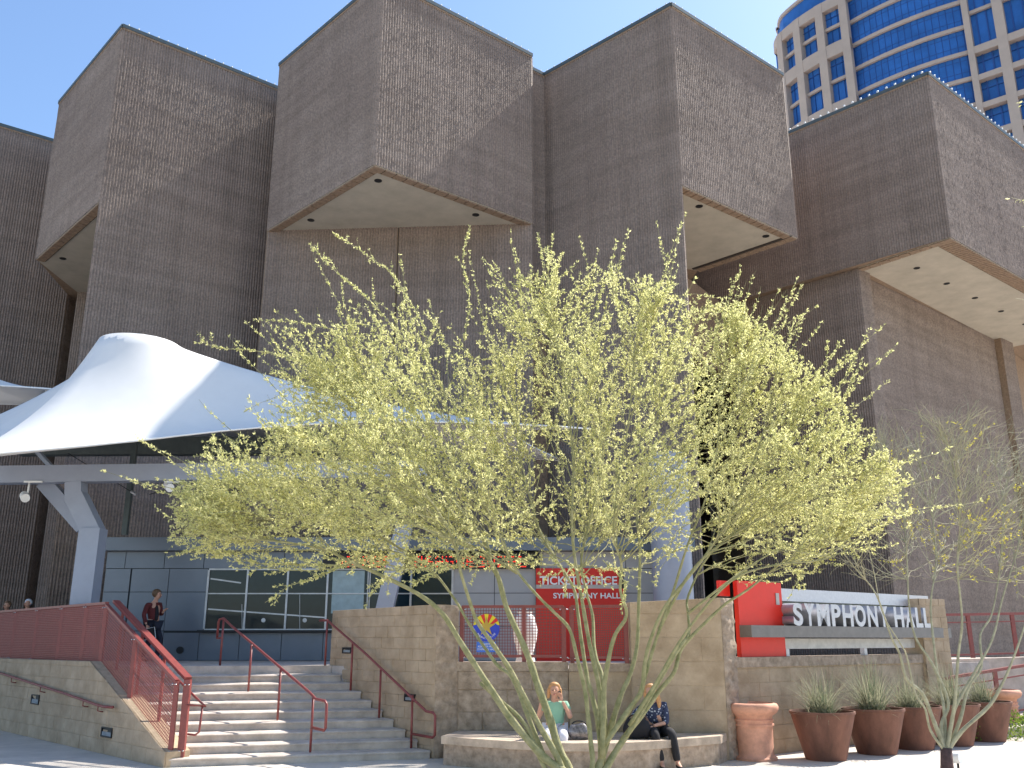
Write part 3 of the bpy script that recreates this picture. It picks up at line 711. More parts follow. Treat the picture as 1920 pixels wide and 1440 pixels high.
# ---------------------------------------------------------------- emblem sign on the railing
ec = py(912, 1177, 17.34); er = .245
em = thing('emblem_sign', ec, 'round sun and star emblem in red, yellow and blue with a blue plate below', 'sign')
def flat(name, pts, depth, m, parent=em):
    b = MB(); n = len(pts); y = ec.y - depth
    b.add([(ec.x+x*er, y, ec.z+z*er) for x, z in pts] + [(ec.x+x*er, y+.006, ec.z+z*er) for x, z in pts], [tuple(range(n)), tuple(range(n, 2*n))[::-1]] + [(i, i+n, (i+1)%n+n, (i+1)%n) for i in range(n)])
    return b.build(name, m, parent)
M_eb = mat('emblem_blue', (.03, .06, .50), .5, n=.03); M_ey = mat('emblem_yellow', (.72, .60, .03), .5, n=.03); M_er = mat('emblem_red', (.62, .03, .03), .5, n=.03)
M_eg = mat('emblem_gold', (.50, .34, .06), .5, n=.05); M_eb2 = mat('plate_blue', (.05, .16, .62), .5, n=.03)
flat('disc', [(math.cos(2*math.pi*i/40), math.sin(2*math.pi*i/40)) for i in range(40)], .002, M_eb)
for k in range(11):
    a0 = R(-6 + k*17.45); a1 = a0 + R(17.45)
    flat('sun_ray', [(0, 0.0)] + [(math.cos(a0+(a1-a0)*j/4), math.sin(a0+(a1-a0)*j/4)) for j in range(5)], .009, M_er if k % 2 == 0 or k in (0, 10) else M_ey)
flat('mountain', [(-.985, .16), (-.99, -.1), (-.5, -.3), (.5, -.3), (.99, -.1), (.985, .16), (.82, .2), (.66, .34), (.5, .16), (.3, .05), (0, 0), (-.3, .05), (-.5, .16), (-.66, .34), (-.82, .2)], .016, M_eb)
flat('star', [((1 if i % 2 == 0 else .0)*.0 + (.72 if i % 2 == 0 else .25)*math.cos(R(90+36*i)), .06 + (.72 if i % 2 == 0 else .25)*math.sin(R(90+36*i))) for i in range(10)], .023, M_eg)
word = "PHOENIX PRIDE"
for i, chh in enumerate(word):
    if chh == ' ': continue
    a_ = R(215 + i*(325-215)/(len(word)-1)); q = (ec.x + er*.82*math.cos(a_), ec.z + er*.82*math.sin(a_))
    c = bpy.data.curves.new('t', 'FONT'); c.body = chh; c.size = .045; c.align_x = 'CENTER'; t = bpy.data.objects.new('tmp', c); COL.objects.link(t)
    me = bpy.data.meshes.new_from_object(t.evaluated_get(bpy.context.evaluated_depsgraph_get())); bpy.data.objects.remove(t)
    me.transform(Matrix.Translation((q[0], ec.y-.026, q[1])) @ Matrix.Rotation(-(a_+R(90)), 4, 'Y') @ Matrix.Rotation(R(90), 4, 'X')); me.materials.clear(); me.materials.append(M_letter)
    adopt(link('letter', me), em)
flat('plate', [(-.72, -1.02), (-.72, -1.75), (.72, -1.75), (.72, -1.02)], .012, M_eb2)
for i, (s_, w_) in enumerate((("Phoenix", .05), ("POINT OF PRIDE", .048), ("SYMPHONY HALL", .048))):
    text(s_, 'lettering', w_, (ec.x, ec.y-.016, ec.z - er*(1.22 + .2*i)), 0, M_letter, em, ext=.001, align='CENTER', sx=.85)

# ---------------------------------------------------------------- ticket office
YO = 24.3
def xo(u, v=1120, y=YO): return py(u, v, y).x
def zo(v, y=YO): return py(600, v, y).z
to = thing('ticket_office', (-4, YO, ZL), 'grey metal panelled ticket office with dark windows on the raised landing', 'building')
X0, X1 = xo(192), xo(1300)
zf0, zf1, zpan, zhead = zo(1010), zo(1034), zo(1034), zo(1066)
b = MB(); b.box(X0, X1, YO+.03, YO+.9, ZL, zf0-.01); b.build('wall_core', M_joint, to)
b = MB(); b.box(X0-.1, X1+.1, YO+.9, YO+4.5, ZL, zf0-.05); b.build('rear_wall', M_panel, to)
b = MB(); b.box(X0-.05, X1+.05, YO-.35, YO+1, zf1, zf0); b.build('fascia', M_panel, to)
def panel(u0, u1, v0, v1, m=M_panel, y=YO, name='panel', j=.008, d=.03):
    b = MB(); b.box(xo(u0)+j, xo(u1)-j, y-.0, y+d-.004, zo(v1)+j, zo(v0)-j); return b.build(name, m, to)
for a, c in ((192, 228), (228, 302), (302, 377), (377, 453), (453, 529), (529, 606)): panel(a, c, 1034, 1066, y=YO-.02)
for a, c in ((1010, 1090), (1090, 1175), (1175, 1240)): panel(a, c, 1034, 1066, M_panel2, y=YO-.02)
for (r0, r1) in ((1066, 1110), (1110, 1183), (1183, 1239)):
    panel(192, 240, r0, r1)
    panel(242, 313, r0, r1)
    if r0 < 1180: panel(313, 386, r0, r1)
for a, c in ((313, 380), (380, 455), (455, 533), (533, 610), (610, 690), (690, 770), (770, 848)): panel(a, c, 1186, 1239)
for a, c in ((848, 927), (927, 1005), (1170, 1240)):
    for r0, r1 in ((1066, 1112), (1112, 1175), (1175, 1239)): panel(a, c, r0, r1, M_panel2)
panel(1005, 1170, 1140, 1239, M_panel2)
# windows
def window(u0, u1, v0, v1, vt, cols, name='window'):
    fr2 = MB(); y = YO
    fr2.box(xo(u0), xo(u1), y-.03, y+.029, zo(v0)-.04, zo(v0)); fr2.box(xo(u0), xo(u1), y-.03, y+.029, zo(v1), zo(v1)+.04)
    for c in [u0] + cols + [u1]: fr2.box(xo(c)-.025, xo(c)+.025, y-.035, y+.028, zo(v1)+.04, zo(v0)-.04)
    fr2.box(xo(u0)+.03, xo(u1)-.03, y-.025, y+.027, zo(vt)-.015, zo(vt)+.015)
    f_ = fr2.build(name, M_mull, to)
    cc = [u0] + cols + [u1]
    for i in range(len(cc)-1):
        p_ = MB(); p_.box(xo(cc[i])+.026, xo(cc[i+1])-.026, y+.0, y+.012, zo(v1)+.041, zo(v0)-.041); g1 = p_.build('pane', M_glass); adopt(g1, f_, False)
    # pale diagonal braces seen inside
    return f_
window(388, 690, 1066, 1182, 1113, [462, 538, 613])
window(692, 848, 1066, 1182, 1113, [770])
M_inner = mat('pale_blind', (.35, .45, .47), .6)
b = MB(); b.box(xo(622), xo(682), YO-.004, YO-.001, zo(1150), zo(1070)); b.build('window_blind', M_inner, to)
for (a, v0, c, v1) in ((392, 1142, 612, 1158), (392, 1085, 450, 1093), (455, 1133, 459, 1180), (562, 1115, 566, 1180)):
    b = MB(); b.bar((xo(a), YO-.003, zo(v0)), (xo(c), YO-.003, zo(v1)), .012, .035); b.build('window_bar', M_mull, to)
for u_ in (497, 574):
    b = MB(); b.tube([(xo(u_), YO-.012, zo(1163)), (xo(u_), YO-.002, zo(1163))], .055, 16); b.build('speak_hole', M_mull, to)
b = MB(); b.box(xo(380), xo(850), YO-.22, YO-.0, zo(1186), zo(1181.5)); b.build('counter', M_black, to)
b = MB(); b.tube([(xo(347), YO-.03, zo(1219)), (xo(347), YO-.001, zo(1219))], .09, 20); b.build('vent', M_black, to)
# LED board
led = thing('message_board', py(800, 1052, YO-.1), 'long black message board with red dot characters above the ticket windows', 'sign')
b = MB(); b.box(xo(604), xo(1012), YO-.16, YO-.022, zo(1066), zo(1037)); b.build('housing', M_black, led)
M_led = emit('led_red', (1, .03, .01), .9); ds = MB()
xx = xo(640); z1 = zo(1041); 
while xx < xo(990):
    if random.random() < .82:
        for i in range(5):
            for j in range(7):
                edge = (i in (0, 4)) or (j in (0, 3, 6))
                if random.random() < (.62 if edge else .12): ds.box(xx+i*.042, xx+i*.042+.026, YO-.166, YO-.161, z1-.04-j*.042-.026, z1-.04-j*.042)
    xx += .27
o = ds.build('dots', M_led, led); o['kind'] = 'stuff'
# ticket office sign
sg = thing('ticket_sign', py(1087, 1100, YO-.1), 'red ticket office sign with white lettering and a grey band', 'sign')
b = MB(); b.box(xo(1005), xo(1160), YO-.10, YO-.031, zo(1097), zo(1066)); b.build('upper_board', M_signred, sg)
b = MB(); b.box(xo(1005), xo(1160), YO-.12, YO-.03, zo(1104), zo(1097)+.002); b.build('band', M_beamst, sg)
b = MB(); b.box(xo(1005), xo(1170), YO-.10, YO-.031, zo(1239), zo(1104)); b.build('lower_board', M_signred, sg)
o = text("TICKET OFFICE", 'lettering', .30, (xo(1012), YO-.12, zo(1096.5)), 0, M_letter, sg, ext=.012, font_off=.006)
def fitx(o, xa, xb):
    me = o.data; xs = [v.co.x for v in me.vertices]; a, b_ = min(xs), max(xs); k = (xb-xa)/(b_-a)
    for v in me.vertices: v.co.x = xa + (v.co.x-a)*k
def fitz(o, za, zb):
    me = o.data; xs = [v.co.z for v in me.vertices]; a, b_ = min(xs), max(xs); k = (zb-za)/(b_-a)
    for v in me.vertices: v.co.z = za + (v.co.z-a)*k
fitx(o, xo(1012), xo(1157)); fitz(o, zo(1097), zo(1081))
o = text("SYMPHONY HALL", 'lettering', .2, (xo(1036), YO-.115, zo(1122)), 0, M_letter, sg, ext=.008, font_off=.004)
fitx(o, xo(1037), xo(1162)); fitz(o, zo(1122.5), zo(1112))
# blue-grey round column right of the office, and a squarish post in front of the windows
cl_ = thing('round_column', py(1262, 1120, 23.6), 'pale blue-grey round column at the right end of the ticket office', 'column')
p = py(1262, 1100, 23.2); b = MB(); b.tube([(p.x, p.y, ZL), (p.x, p.y, 6.6)], .50, 28); o = b.build('shaft', M_paintst, cl_); autosmooth(o)
b = MB(); b.tube([(p.x, p.y, ZL), (p.x, p.y, ZL+.12)], .6, 28); o = b.build('base', M_black, cl_); autosmooth(o)
cs = thing('slanted_post', py(745, 1140, 22.5), 'slanted pale blue steel post in front of the ticket windows', 'post')
b = MB(); b.bar((py(700, 1200, 22.5).x, 22.5, ZL), (py(758, 1010, 22.5).x, 22.5, 4.75), .40, .3, up=(0,1,0)); b.build('shaft', M_paintst, cs)

# white vase behind the railing
def lathe_thing(name, c, prof, m, label, cat, group=None, n=32, part='body'):
    r_ = thing(name, c, label, cat, group); b = MB(); b.lathe(c, prof, n); o = b.build(part, m, r_); autosmooth(o, 35); return r_
pv = py(985, 1215, 18.6)
lathe_thing('vase', (pv.x, 18.6, ZL), [(0,.02),(.17,.0),(.2,.08),(.15,.25),(.22,.5),(.24,.7),(.18,.95),(.12,1.0),(.16,1.04),(.0,1.04)], M_white, 'white jar standing on the landing behind the mesh railing', 'jar')

# ---------------------------------------------------------------- tent canopy and its steel frame
M_seam = mat('seam_tape', (.60, .585, .56), .8, n=.05)
def tent(root_label, Pk, corners, zc, ring=.95, label_name='fabric_canopy', nseg=14):
    root = thing('tent_canopy', (Pk[0], Pk[1], 0), root_label, 'canopy')
    n = len(corners); bd = []
    for i in range(n):
        a, c = Vector(corners[i]), Vector(corners[(i+1) % n])
        mid = Vector((Pk[0], Pk[1], 0))
        for k in range(nseg):
            t = k/nseg; p = a.lerp(c, t); sag = 4*t*(1-t); inw = (mid - Vector((p.x, p.y, 0))); inw.normalize()
            q = p + inw*sag*zc[i][0]; q.z += sag*zc[i][1]; bd.append(q)
    NR = 22; N = len(bd); vs = []
    for r_ in range(NR+1):
        t = r_/NR
        for k, q in enumerate(bd):
            a = math.atan2(q.y-Pk[1], q.x-Pk[0]); rb = math.hypot(q.x-Pk[0], q.y-Pk[1])
            rad = ring + (rb-ring)*t; h = Pk[2] + (q.z - Pk[2])*(1-(1-t)**2.1)
            h += .03*math.sin(k*2*math.pi/5)*t*(1-t)*2
            vs.append((Pk[0]+math.cos(a)*rad, Pk[1]+math.sin(a)*rad, h))
    fs = [(r_*N+k, r_*N+(k+1)%N, (r_+1)*N+(k+1)%N, (r_+1)*N+k) for r_ in range(NR) for k in range(N)]
    c0 = len(vs); 
    for rr_, zz_ in ((.6, .10), (.3, .15)):
        for k, q in enumerate(bd):
            a = math.atan2(q.y-Pk[1], q.x-Pk[0]); vs.append((Pk[0]+math.cos(a)*ring*rr_, Pk[1]+math.sin(a)*ring*rr_, Pk[2]+zz_))
    vs.append((Pk[0], Pk[1], Pk[2]+.16)); top_ = len(vs)-1
    fs += [(k, c0+k, c0+(k+1)%N, (k+1)%N) for k in range(N)] + [(c0+k, c0+N+k, c0+N+(k+1)%N, c0+(k+1)%N) for k in range(N)] + [(c0+N+k, top_, c0+N+(k+1)%N) for k in range(N)]
    b = MB(); b.add(vs, fs); o = b.build('membrane', M_tent, root, smooth=True)
    md = o.modifiers.new('thickness', 'SOLIDIFY'); md.thickness = .02
    for k in range(0, N, 5):
        sb_ = MB(); sb_.tube([Vector(vs[r_*N+k]) + Vector((0,0,.012)) for r_ in range(NR+1)], .011, 5); sb_.build('seam', M_seam, root, smooth=True)
    eb = MB(); eb.tube(bd + [bd[0]], .025, 6); eb.build('edge_cable', M_white, root, smooth=True)
    return root, bd
Pk = py(262, 648, 22.0)
c1 = py(1110, 804, 24.6); c2 = py(-260, 872, 16.5)
root_t, bd = tent('large white peaked tent canopy stretched over the landing in front of the hall', (Pk.x, Pk.y, Pk.z),
    [(c2.x, c2.y, c2.z), (c1.x, c1.y, c1.z), (1.6, 28.2, 7.4), (-18.5, 27.0, 7.6)], [(.9, .45), (1.9, .22), (.8, .3), (1.5, .3)])
p2 = py(-150, 640, 27.5); tent('small far white canopy partly hidden at the left edge', (p2.x, 27.0, 11.4), [(-22, 24, 8.8), (-13.2, 26.2, 9.15), (-14.5, 28.2, 9.2), (-24, 29, 8.8)], [(.5, .2)]*4, ring=.4)
fm = thing('canopy_frame', (-9.5, 20, ZL), 'pale blue steel beam and cranked column carrying the tent canopy', 'canopy frame')
a = py(-120, 893, 21.0); b_ = py(800, 880, 22.4)
m = MB(); m.bar(a, b_, .32, .40); m.build('beam', M_paintst, fm)
yb = 21.4
def cp(u, v, y=yb): return py(u, v, y)
m = MB(); c_t, c_m, c_n, c_b = cp(143, 905), cp(143, 940), cp(178, 990), cp(176, 1130); c_b.z = ZL
m.bar(c_t, c_m + Vector((0,0,-.02)), .38, .36, up=(0,1,0)); m.build('column_head', M_paintst, fm)
m = MB(); m.bar(c_m + Vector((0,0,.1)), c_n + Vector((0,0,-.12)), .42, .38, up=(0,1,0)); m.build('column_crank', M_paintst, fm)
m = MB(); m.box(c_n.x-.26, c_n.x+.22, yb-.24, yb+.2, ZL, c_n.z-.02); m.build('column_shaft', M_paintst, fm)
m = MB(); m.bar(cp(85, 905, 21.7), cp(160, 990, 21.6), .34, .3, up=(0,1,0)); m.build('brace', M_paintst, fm)
m = MB(); m.bar(cp(20, 790, 23.5), cp(100, 880, 22.8), .10, .10); m.build('strut', M_paintst, fm)
m = MB(); q = cp(268, 700, 23.6); m.bar((q.x, 23.6, cp(268, 690, 23.6).z), (q.x, 23.6, 4.6), .13, .13); m.build('mast', M_coping, fm)
m = MB(); m.bar(cp(40, 838, 25.5), cp(640, 836, 25.5), .34, .5); m.build('rear_beam', M_coping, fm)
for (u, v, y, tu, lab) in ((48, 932, 21.1, 55, 'white cylindrical spotlight hanging below the beam near the left edge'), (318, 913, 21.5, 318, 'white spotlight hanging below the beam to the right of the cranked column')):
    q = py(u, v, y); s_ = thing('spotlight', q, lab, 'spotlight')
    m = MB(); m.tube([(py(tu, 905, y).x, y, py(tu, 905, y).z), (q.x+.04, y, q.z+.10)], .022, 8); m.build('stem', M_white, s_, smooth=True)
    m = MB(); m.box(py(tu, 905, y).x-.12, py(tu, 905, y).x+.3, y-.03, y+.03, py(tu, 905, y).z, py(tu, 905, y).z+.04); m.build('bracket', M_white, s_)
    m = MB(); m.tube([q + Vector((-.1, .12, .06)), q + Vector((.05, -.10, -.04))], .10, 16); o = m.build('can', M_white, s_); autosmooth(o)
for (ua, va, uc, vc, lab) in ((128, 850, 256, 928, 'left thin stay cable with end fitting behind the beam'), (280, 927, 345, 910, 'short stay rod beside the right spotlight')):
    y = 23.2; q0, q1 = py(ua, va, y), py(uc, vc, y+.1); s_ = thing('stay_cable', q1, lab, 'cable')
    m = MB(); m.tube([q0, q1], .012, 6); m.build('cable', M_black, s_); m = MB(); m.tube([q1.lerp(q0, .08), q1], .035, 8); m.build('fitting', M_mull, s_)

# ---------------------------------------------------------------- hall sign on the sign wall
sd = (S_b - S_a)/ln(S_a, S_b); srz = math.atan2(sd[1], sd[0])
hs = thing('hall_sign', vec(S_a, 1.7), 'silver three-dimensional lettered sign with a bright red panel on the stone wall', 'sign', rz=srz)
def sloc(u, off=0.2):     # distance along the sign wall at column u
    A = S_a + V2(-sd[1], sd[0])*off
    return min(np.linspace(-1.5, 7, 3000), key=lambda t: abs(960 + F*(A[0]+sd[0]*t)/((A[1]+sd[1]*t)*cP + .2*sP) - u))
def szz(u, v, off=0.2):
    A = S_a + V2(-sd[1], sd[0])*off; t = sloc(u, off); y = A[1]+sd[1]*t; return py(u, v, y).z - 1.7
def sbox(name, s0, s1, y0, y1, z0, z1, m):
    b = MB(); b.box(s0, s1, y0, y1, z0, z1); return b.build(name, m, hs, world=False)
rs0, rs1 = sloc(1381), sloc(1464)
ztop = szz(1420, 1091)
sbox('red_panel', rs0, rs1, .12, .22, .002, ztop, M_signred2)
sbox('red_return', rs0-.28, rs0-.001, .30, .38, szz(1375,1118,.3), ztop, M_signred2)
sbox('plaque', rs1-.2, rs1-.1, .105, .119, ztop-.42, ztop-.2, M_beamst)
se = sloc(1752)
zb0, zb1 = szz(1440, 1195, .05), szz(1440, 1173, .05)
b0 = sloc(1404, -.1)
sbox('long_beam', b0, se+.35, -.16, .115, zb0, zb1, mat('bronze_steel', (.20,.185,.175), .5, .4, n=.1))
sbox('glass_panel', rs1+.01, se-.05, .26, .28, .45, ztop-.32, mat('grey_green_glass', (.09,.12,.11), .25, spec=.5))
sbox('top_bar', rs1+.002, se+.1, .16, .30, ztop-.34, ztop-.10, M_steel)
sbox('lower_panel', rs1+.002, se-.0, .14, .20, .14, zb0-.02, mat('pale_panel', (.6,.58,.55), .5))
sbox('side_post', se+.01, se+.35, .13, .32, 0.002, zb1+.55, M_sand)
sbox('foot_post', rs1+.05, rs1+.15, .15, .25, 0.0, .138, M_steel); sbox('foot_post', (rs1+se)/2, (rs1+se)/2+.1, .15, .25, 0.0, .138, M_steel); sbox('foot_post', se-.4, se-.3, .15, .25, 0.0, .138, M_steel)
c = bpy.data.curves.new('t', 'FONT'); c.size = .5; c.extrude = .15; c.offset = .018
letters = "SYMPHONY HALL"; l0_, l1_ = sloc(1484, -.1), sloc(1745, -.1)
adv = {'S':.9,'Y':1,'M':1.25,'P':.95,'H':1.1,'O':1.15,'N':1.1,' ':.45,'A':1.08,'L':.85}
tot = sum(adv[ch] for ch in letters); xcur = l0_; k = (l1_-l0_)/tot
for ch in letters:
    w_ = adv[ch]*k
    if ch != ' ':
        c.body = ch; t = bpy.data.objects.new('tmp', c); COL.objects.link(t); me = bpy.data.meshes.new_from_object(t.evaluated_get(bpy.context.evaluated_depsgraph_get())); bpy.data.objects.remove(t)
        xs = [v.co.x for v in me.vertices]; ys = [v.co.y for v in me.vertices]; xa, xb, ya, yb_ = min(xs), max(xs), min(ys), max(ys)
        hh = szz(1490, 1131, -.05) - zb1
        for v in me.vertices:
            x, y, z = v.co; v.co = (xcur + w_*.08 + (x-xa)/(xb-xa)*w_*.84, -.0 - z, zb1 + .001 + (y-ya)/(yb_-ya)*hh)
        me.materials.clear(); me.materials.append(M_steel)
        o = link('letter', me); adopt(o, hs, False)
    xcur += w_

# ---------------------------------------------------------------- planters, urns
def planter(u, v, rr, h, label, seed):
    p = pz(u, v, 0); r_ = thing('planter', p, label, 'planter', 'rust planters in a row along the sign wall')
    b = MB(); b.lathe(p, [(0, .01), (rr*.60, 0), (rr*.62, .02), (rr*.97, h-.05), (rr, h-.04), (rr, h), (rr*.95, h), (rr*.9, h-.1), (0, h-.1)], 40); o = b.build('pot', M_rust, r_); autosmooth(o, 30)
    b = MB(); b.lathe(p, [(rr*.90, h-.085), (0, h-.06)], 20); b.build('soil', M_soil, r_)
    rg = random.Random(seed); V = []; Q = []
    kk = (1.0, 1.15, .85, 1.05, .9)[seed-1]
    for i in range(int(380*kk)):
        az = rg.uniform(0, 2*math.pi); L = rg.uniform(.35, 1.02)*kk; tilt = abs(rg.gauss(.55, .35)); lean = rg.uniform(-.25, .45)
        d = Vector((math.cos(az)*math.sin(tilt)-lean*.5, math.sin(az)*math.sin(tilt), math.cos(tilt))).normalized()
        q = Vector((p.x + rg.uniform(-.2, .2)*rr*1.5, p.y + rg.uniform(-.2,.2)*rr*1.5, h-.1)); w = .0075; sidev = d.cross(Vector((0,0,1))).normalized()
        b0_ = len(V); pos = q.copy(); dd_ = d.copy(); ns = 5
        for s_ in range(ns+1):
            ww = w*(1-s_/ns*.9); V.append(pos - sidev*ww); V.append(pos + sidev*ww)
            pos = pos + dd_*L/ns; dd_ = (dd_ + Vector((0,0,-.16))).normalized()
        for s_ in range(ns): Q.append((b0_+2*s_, b0_+2*s_+1, b0_+2*s_+3, b0_+2*s_+2))
    o = link('grass_leaves', npmesh('grass_leaves', np.array([tuple(x) for x in V]), np.array(Q), M_grassl)); adopt(o, r_); o['kind'] = 'stuff'
planter(1549, 1424, .56, .80, 'first rust brown tapered planter from the terracotta urn, fully in view', 1)
planter(1645, 1413, .56, .79, 'second rust planter, between the first planter and the one behind the bare tree', 2)
planter(1716, 1404, .56, .78, 'third rust planter, just left of the bare tree trunk', 3)
planter(1790, 1397, .56, .78, 'fourth rust planter, directly behind the bare tree trunk', 4)
planter(1852, 1389, .56, .78, 'last rust planter, farthest along the row beside the second urn', 5)
def urn(u, v, label, s=1.0):
    p = pz(u, v, 0); r_ = thing('urn', p, label, 'urn', 'terracotta urns at the ends of the planter row')
    k = s
    b = MB(); b.lathe(p, [(0,0),(.36*k,0),(.365*k,.04*k),(.325*k,.07*k),(.305*k,.12*k),(.32*k,.5*k),(.325*k,.55*k),(.345*k,.565*k),(.345*k,.59*k),(.325*k,.60*k),(.325*k,.635*k),(.342*k,.645*k),(.342*k,.665*k),(.315*k,.68*k),(.33*k,.73*k),(.40*k,.775*k),(.435*k,.82*k),(.44*k,.88*k),(.415*k,.925*k),(.36*k,.94*k),(.33*k,.90*k),(.30*k,.7*k),(0,.68*k)], 48)
    o = b.build('body', M_terra, r_); autosmooth(o, 50)
    b = MB(); b.lathe(p, [(.31*k,.80*k),(0,.80*k)], 24); b.build('liner', M_black, r_)
urn(1418, 1424, 'large terracotta urn bin standing beside the end of the tall wall', 1.0)
urn(1886, 1373, 'far terracotta urn half hidden behind the last planter at the right edge', .98)

# far-right ramp: low concrete wall, red railings, planting
rm = thing('ramp_wall', (14, 24, 0), 'low pale concrete ramp wall behind the planters at the far right', 'wall')
b = MB(); b.prism([(9.6, 22.4), (17, 24.2), (17, 24.6), (9.6, 22.8)], 0, [1.55, 1.7, 1.7, 1.55]); b.build('wall', M_stair, rm)
rb = thing('upper_ramp_rail', (14, 23.5, 1.6), 'upper red bar railing on the far right ramp wall', 'railing')
def bar_rail(root, a, b_, h, n, mids=(.9,)):
    a, b_ = Vector(a), Vector(b_); U = Vector((0,0,1))
    m = MB(); m.bar(a+U*h, b_+U*h, .09, .06); m.build('top_rail', M_red, root)
    for q in mids: m = MB(); m.bar(a+U*h*q, b_+U*h*q, .03, .03); m.build('mid_rail', M_red, root)
    m = MB(); m.bar(a+U*.08, b_+U*.08, .04, .04); m.build('bottom_rail', M_red, root)
    for i in range(n):
        p = a.lerp(b_, i/(n-1)); m = MB(); m.bar(p, p+U*h, .09, .05); m.build('post', M_red, root)
bar_rail(rb, (9.7, 22.3, 1.57), (17, 24.1, 1.72), 1.0, 7, (.82,))
rb2 = thing('lower_ramp_rail', (14, 22, .3), 'lower red handrail climbing to the right along the far ramp', 'railing')
bar_rail(rb2, (9.5, 21.3, .15), (17, 24.0, 1.0), 1.02, 6, (.8,))
rs_ = MB(); rs_.prism([(9.6, 21.5), (18, 23.9), (18, 24.2), (9.6, 22.4)], 0, [.15, .95, .95, .15]); tag(rs_.build('ramp', M_stair), kind='structure')
rk = MB(); rk.prism([(9.45, 20.5), (20, 23.9), (20, 24.0), (9.5, 21.4)], 0, [.1, .8, .8, .1]); tag(rk.build('planting_slope', M_stair), kind='structure')
N = 9000; t = rng.uniform(0, 1, N); s_ = rng.uniform(0, 1, N); X = 9.4 + t*9; Yb = 20.7 + t*2.6 + (s_-.5)*1.8; Zb = rng.uniform(0.02, .42, N)*(.8+.4*np.sin(X*3))
def leaves(C, size, wid, D=None, spread=1.0):
    n = len(C); d = rng.normal(size=(n, 3)) if D is None else D*.9 + rng.normal(size=(n, 3))*spread
    d /= np.linalg.norm(d, axis=1)[:, None]; s = np.cross(d, rng.normal(size=(n, 3))); s /= np.linalg.norm(s, axis=1)[:, None]
    L = rng.uniform(*size, n)[:, None]; w = rng.uniform(*wid, n)[:, None]
    V = np.stack([C, C + d*L*.5 + s*w, C + d*L, C + d*L*.5 - s*w], 1).reshape(-1, 3)
    return V, np.arange(4*n).reshape(-1, 4)
V, Q = leaves(np.stack([X, Yb, Zb], 1), (.05, .10), (.012, .025))
o = link('ground_cover', npmesh('ground_cover', V, Q, M_ground)); tag(o, 'bright green low planting on the bank at the far right', 'ground cover', kind='stuff')

# ---------------------------------------------------------------- trees
def bez(pts, n):
    """resample a polyline smoothly (Catmull-Rom)"""
    P_ = [Vector(p) for p in pts]; P_ = [P_[0]*2-P_[1]] + P_ + [P_[-1]*2-P_[-2]]; out_ = []
    for i in range(1, len(P_)-2):
        for k in range(n):
            t = k/n; a, b_, c, d = P_[i-1], P_[i], P_[i+1], P_[i+2]
            out_.append(.5*((2*b_) + (c-a)*t + (2*a-5*b_+4*c-d)*t*t + (3*b_-a-3*c+d)*t**3))
    out_.append(P_[-2]); return out_
def inside(poly, x, z):
    c = False; n = len(poly)
    for i in range(n):
        (x0, z0), (x1, z1) = poly[i], poly[(i+1) % n]
        if (z0 > z) != (z1 > z) and x < (x1-x0)*(z-z0)/(z1-z0)+x0: c = not c
    return c
def grow(rg, start, d, L, ns, up=.03, wob=.12):
    pts = [start.copy()]; p = start.copy(); d = d.normalized()
    for i in range(ns):
        d = (d + Vector((rg.gauss(0, wob), rg.gauss(0, wob), rg.gauss(0, wob) + up))).normalized(); p = p + d*L/ns; pts.append(p.copy())
    return pts
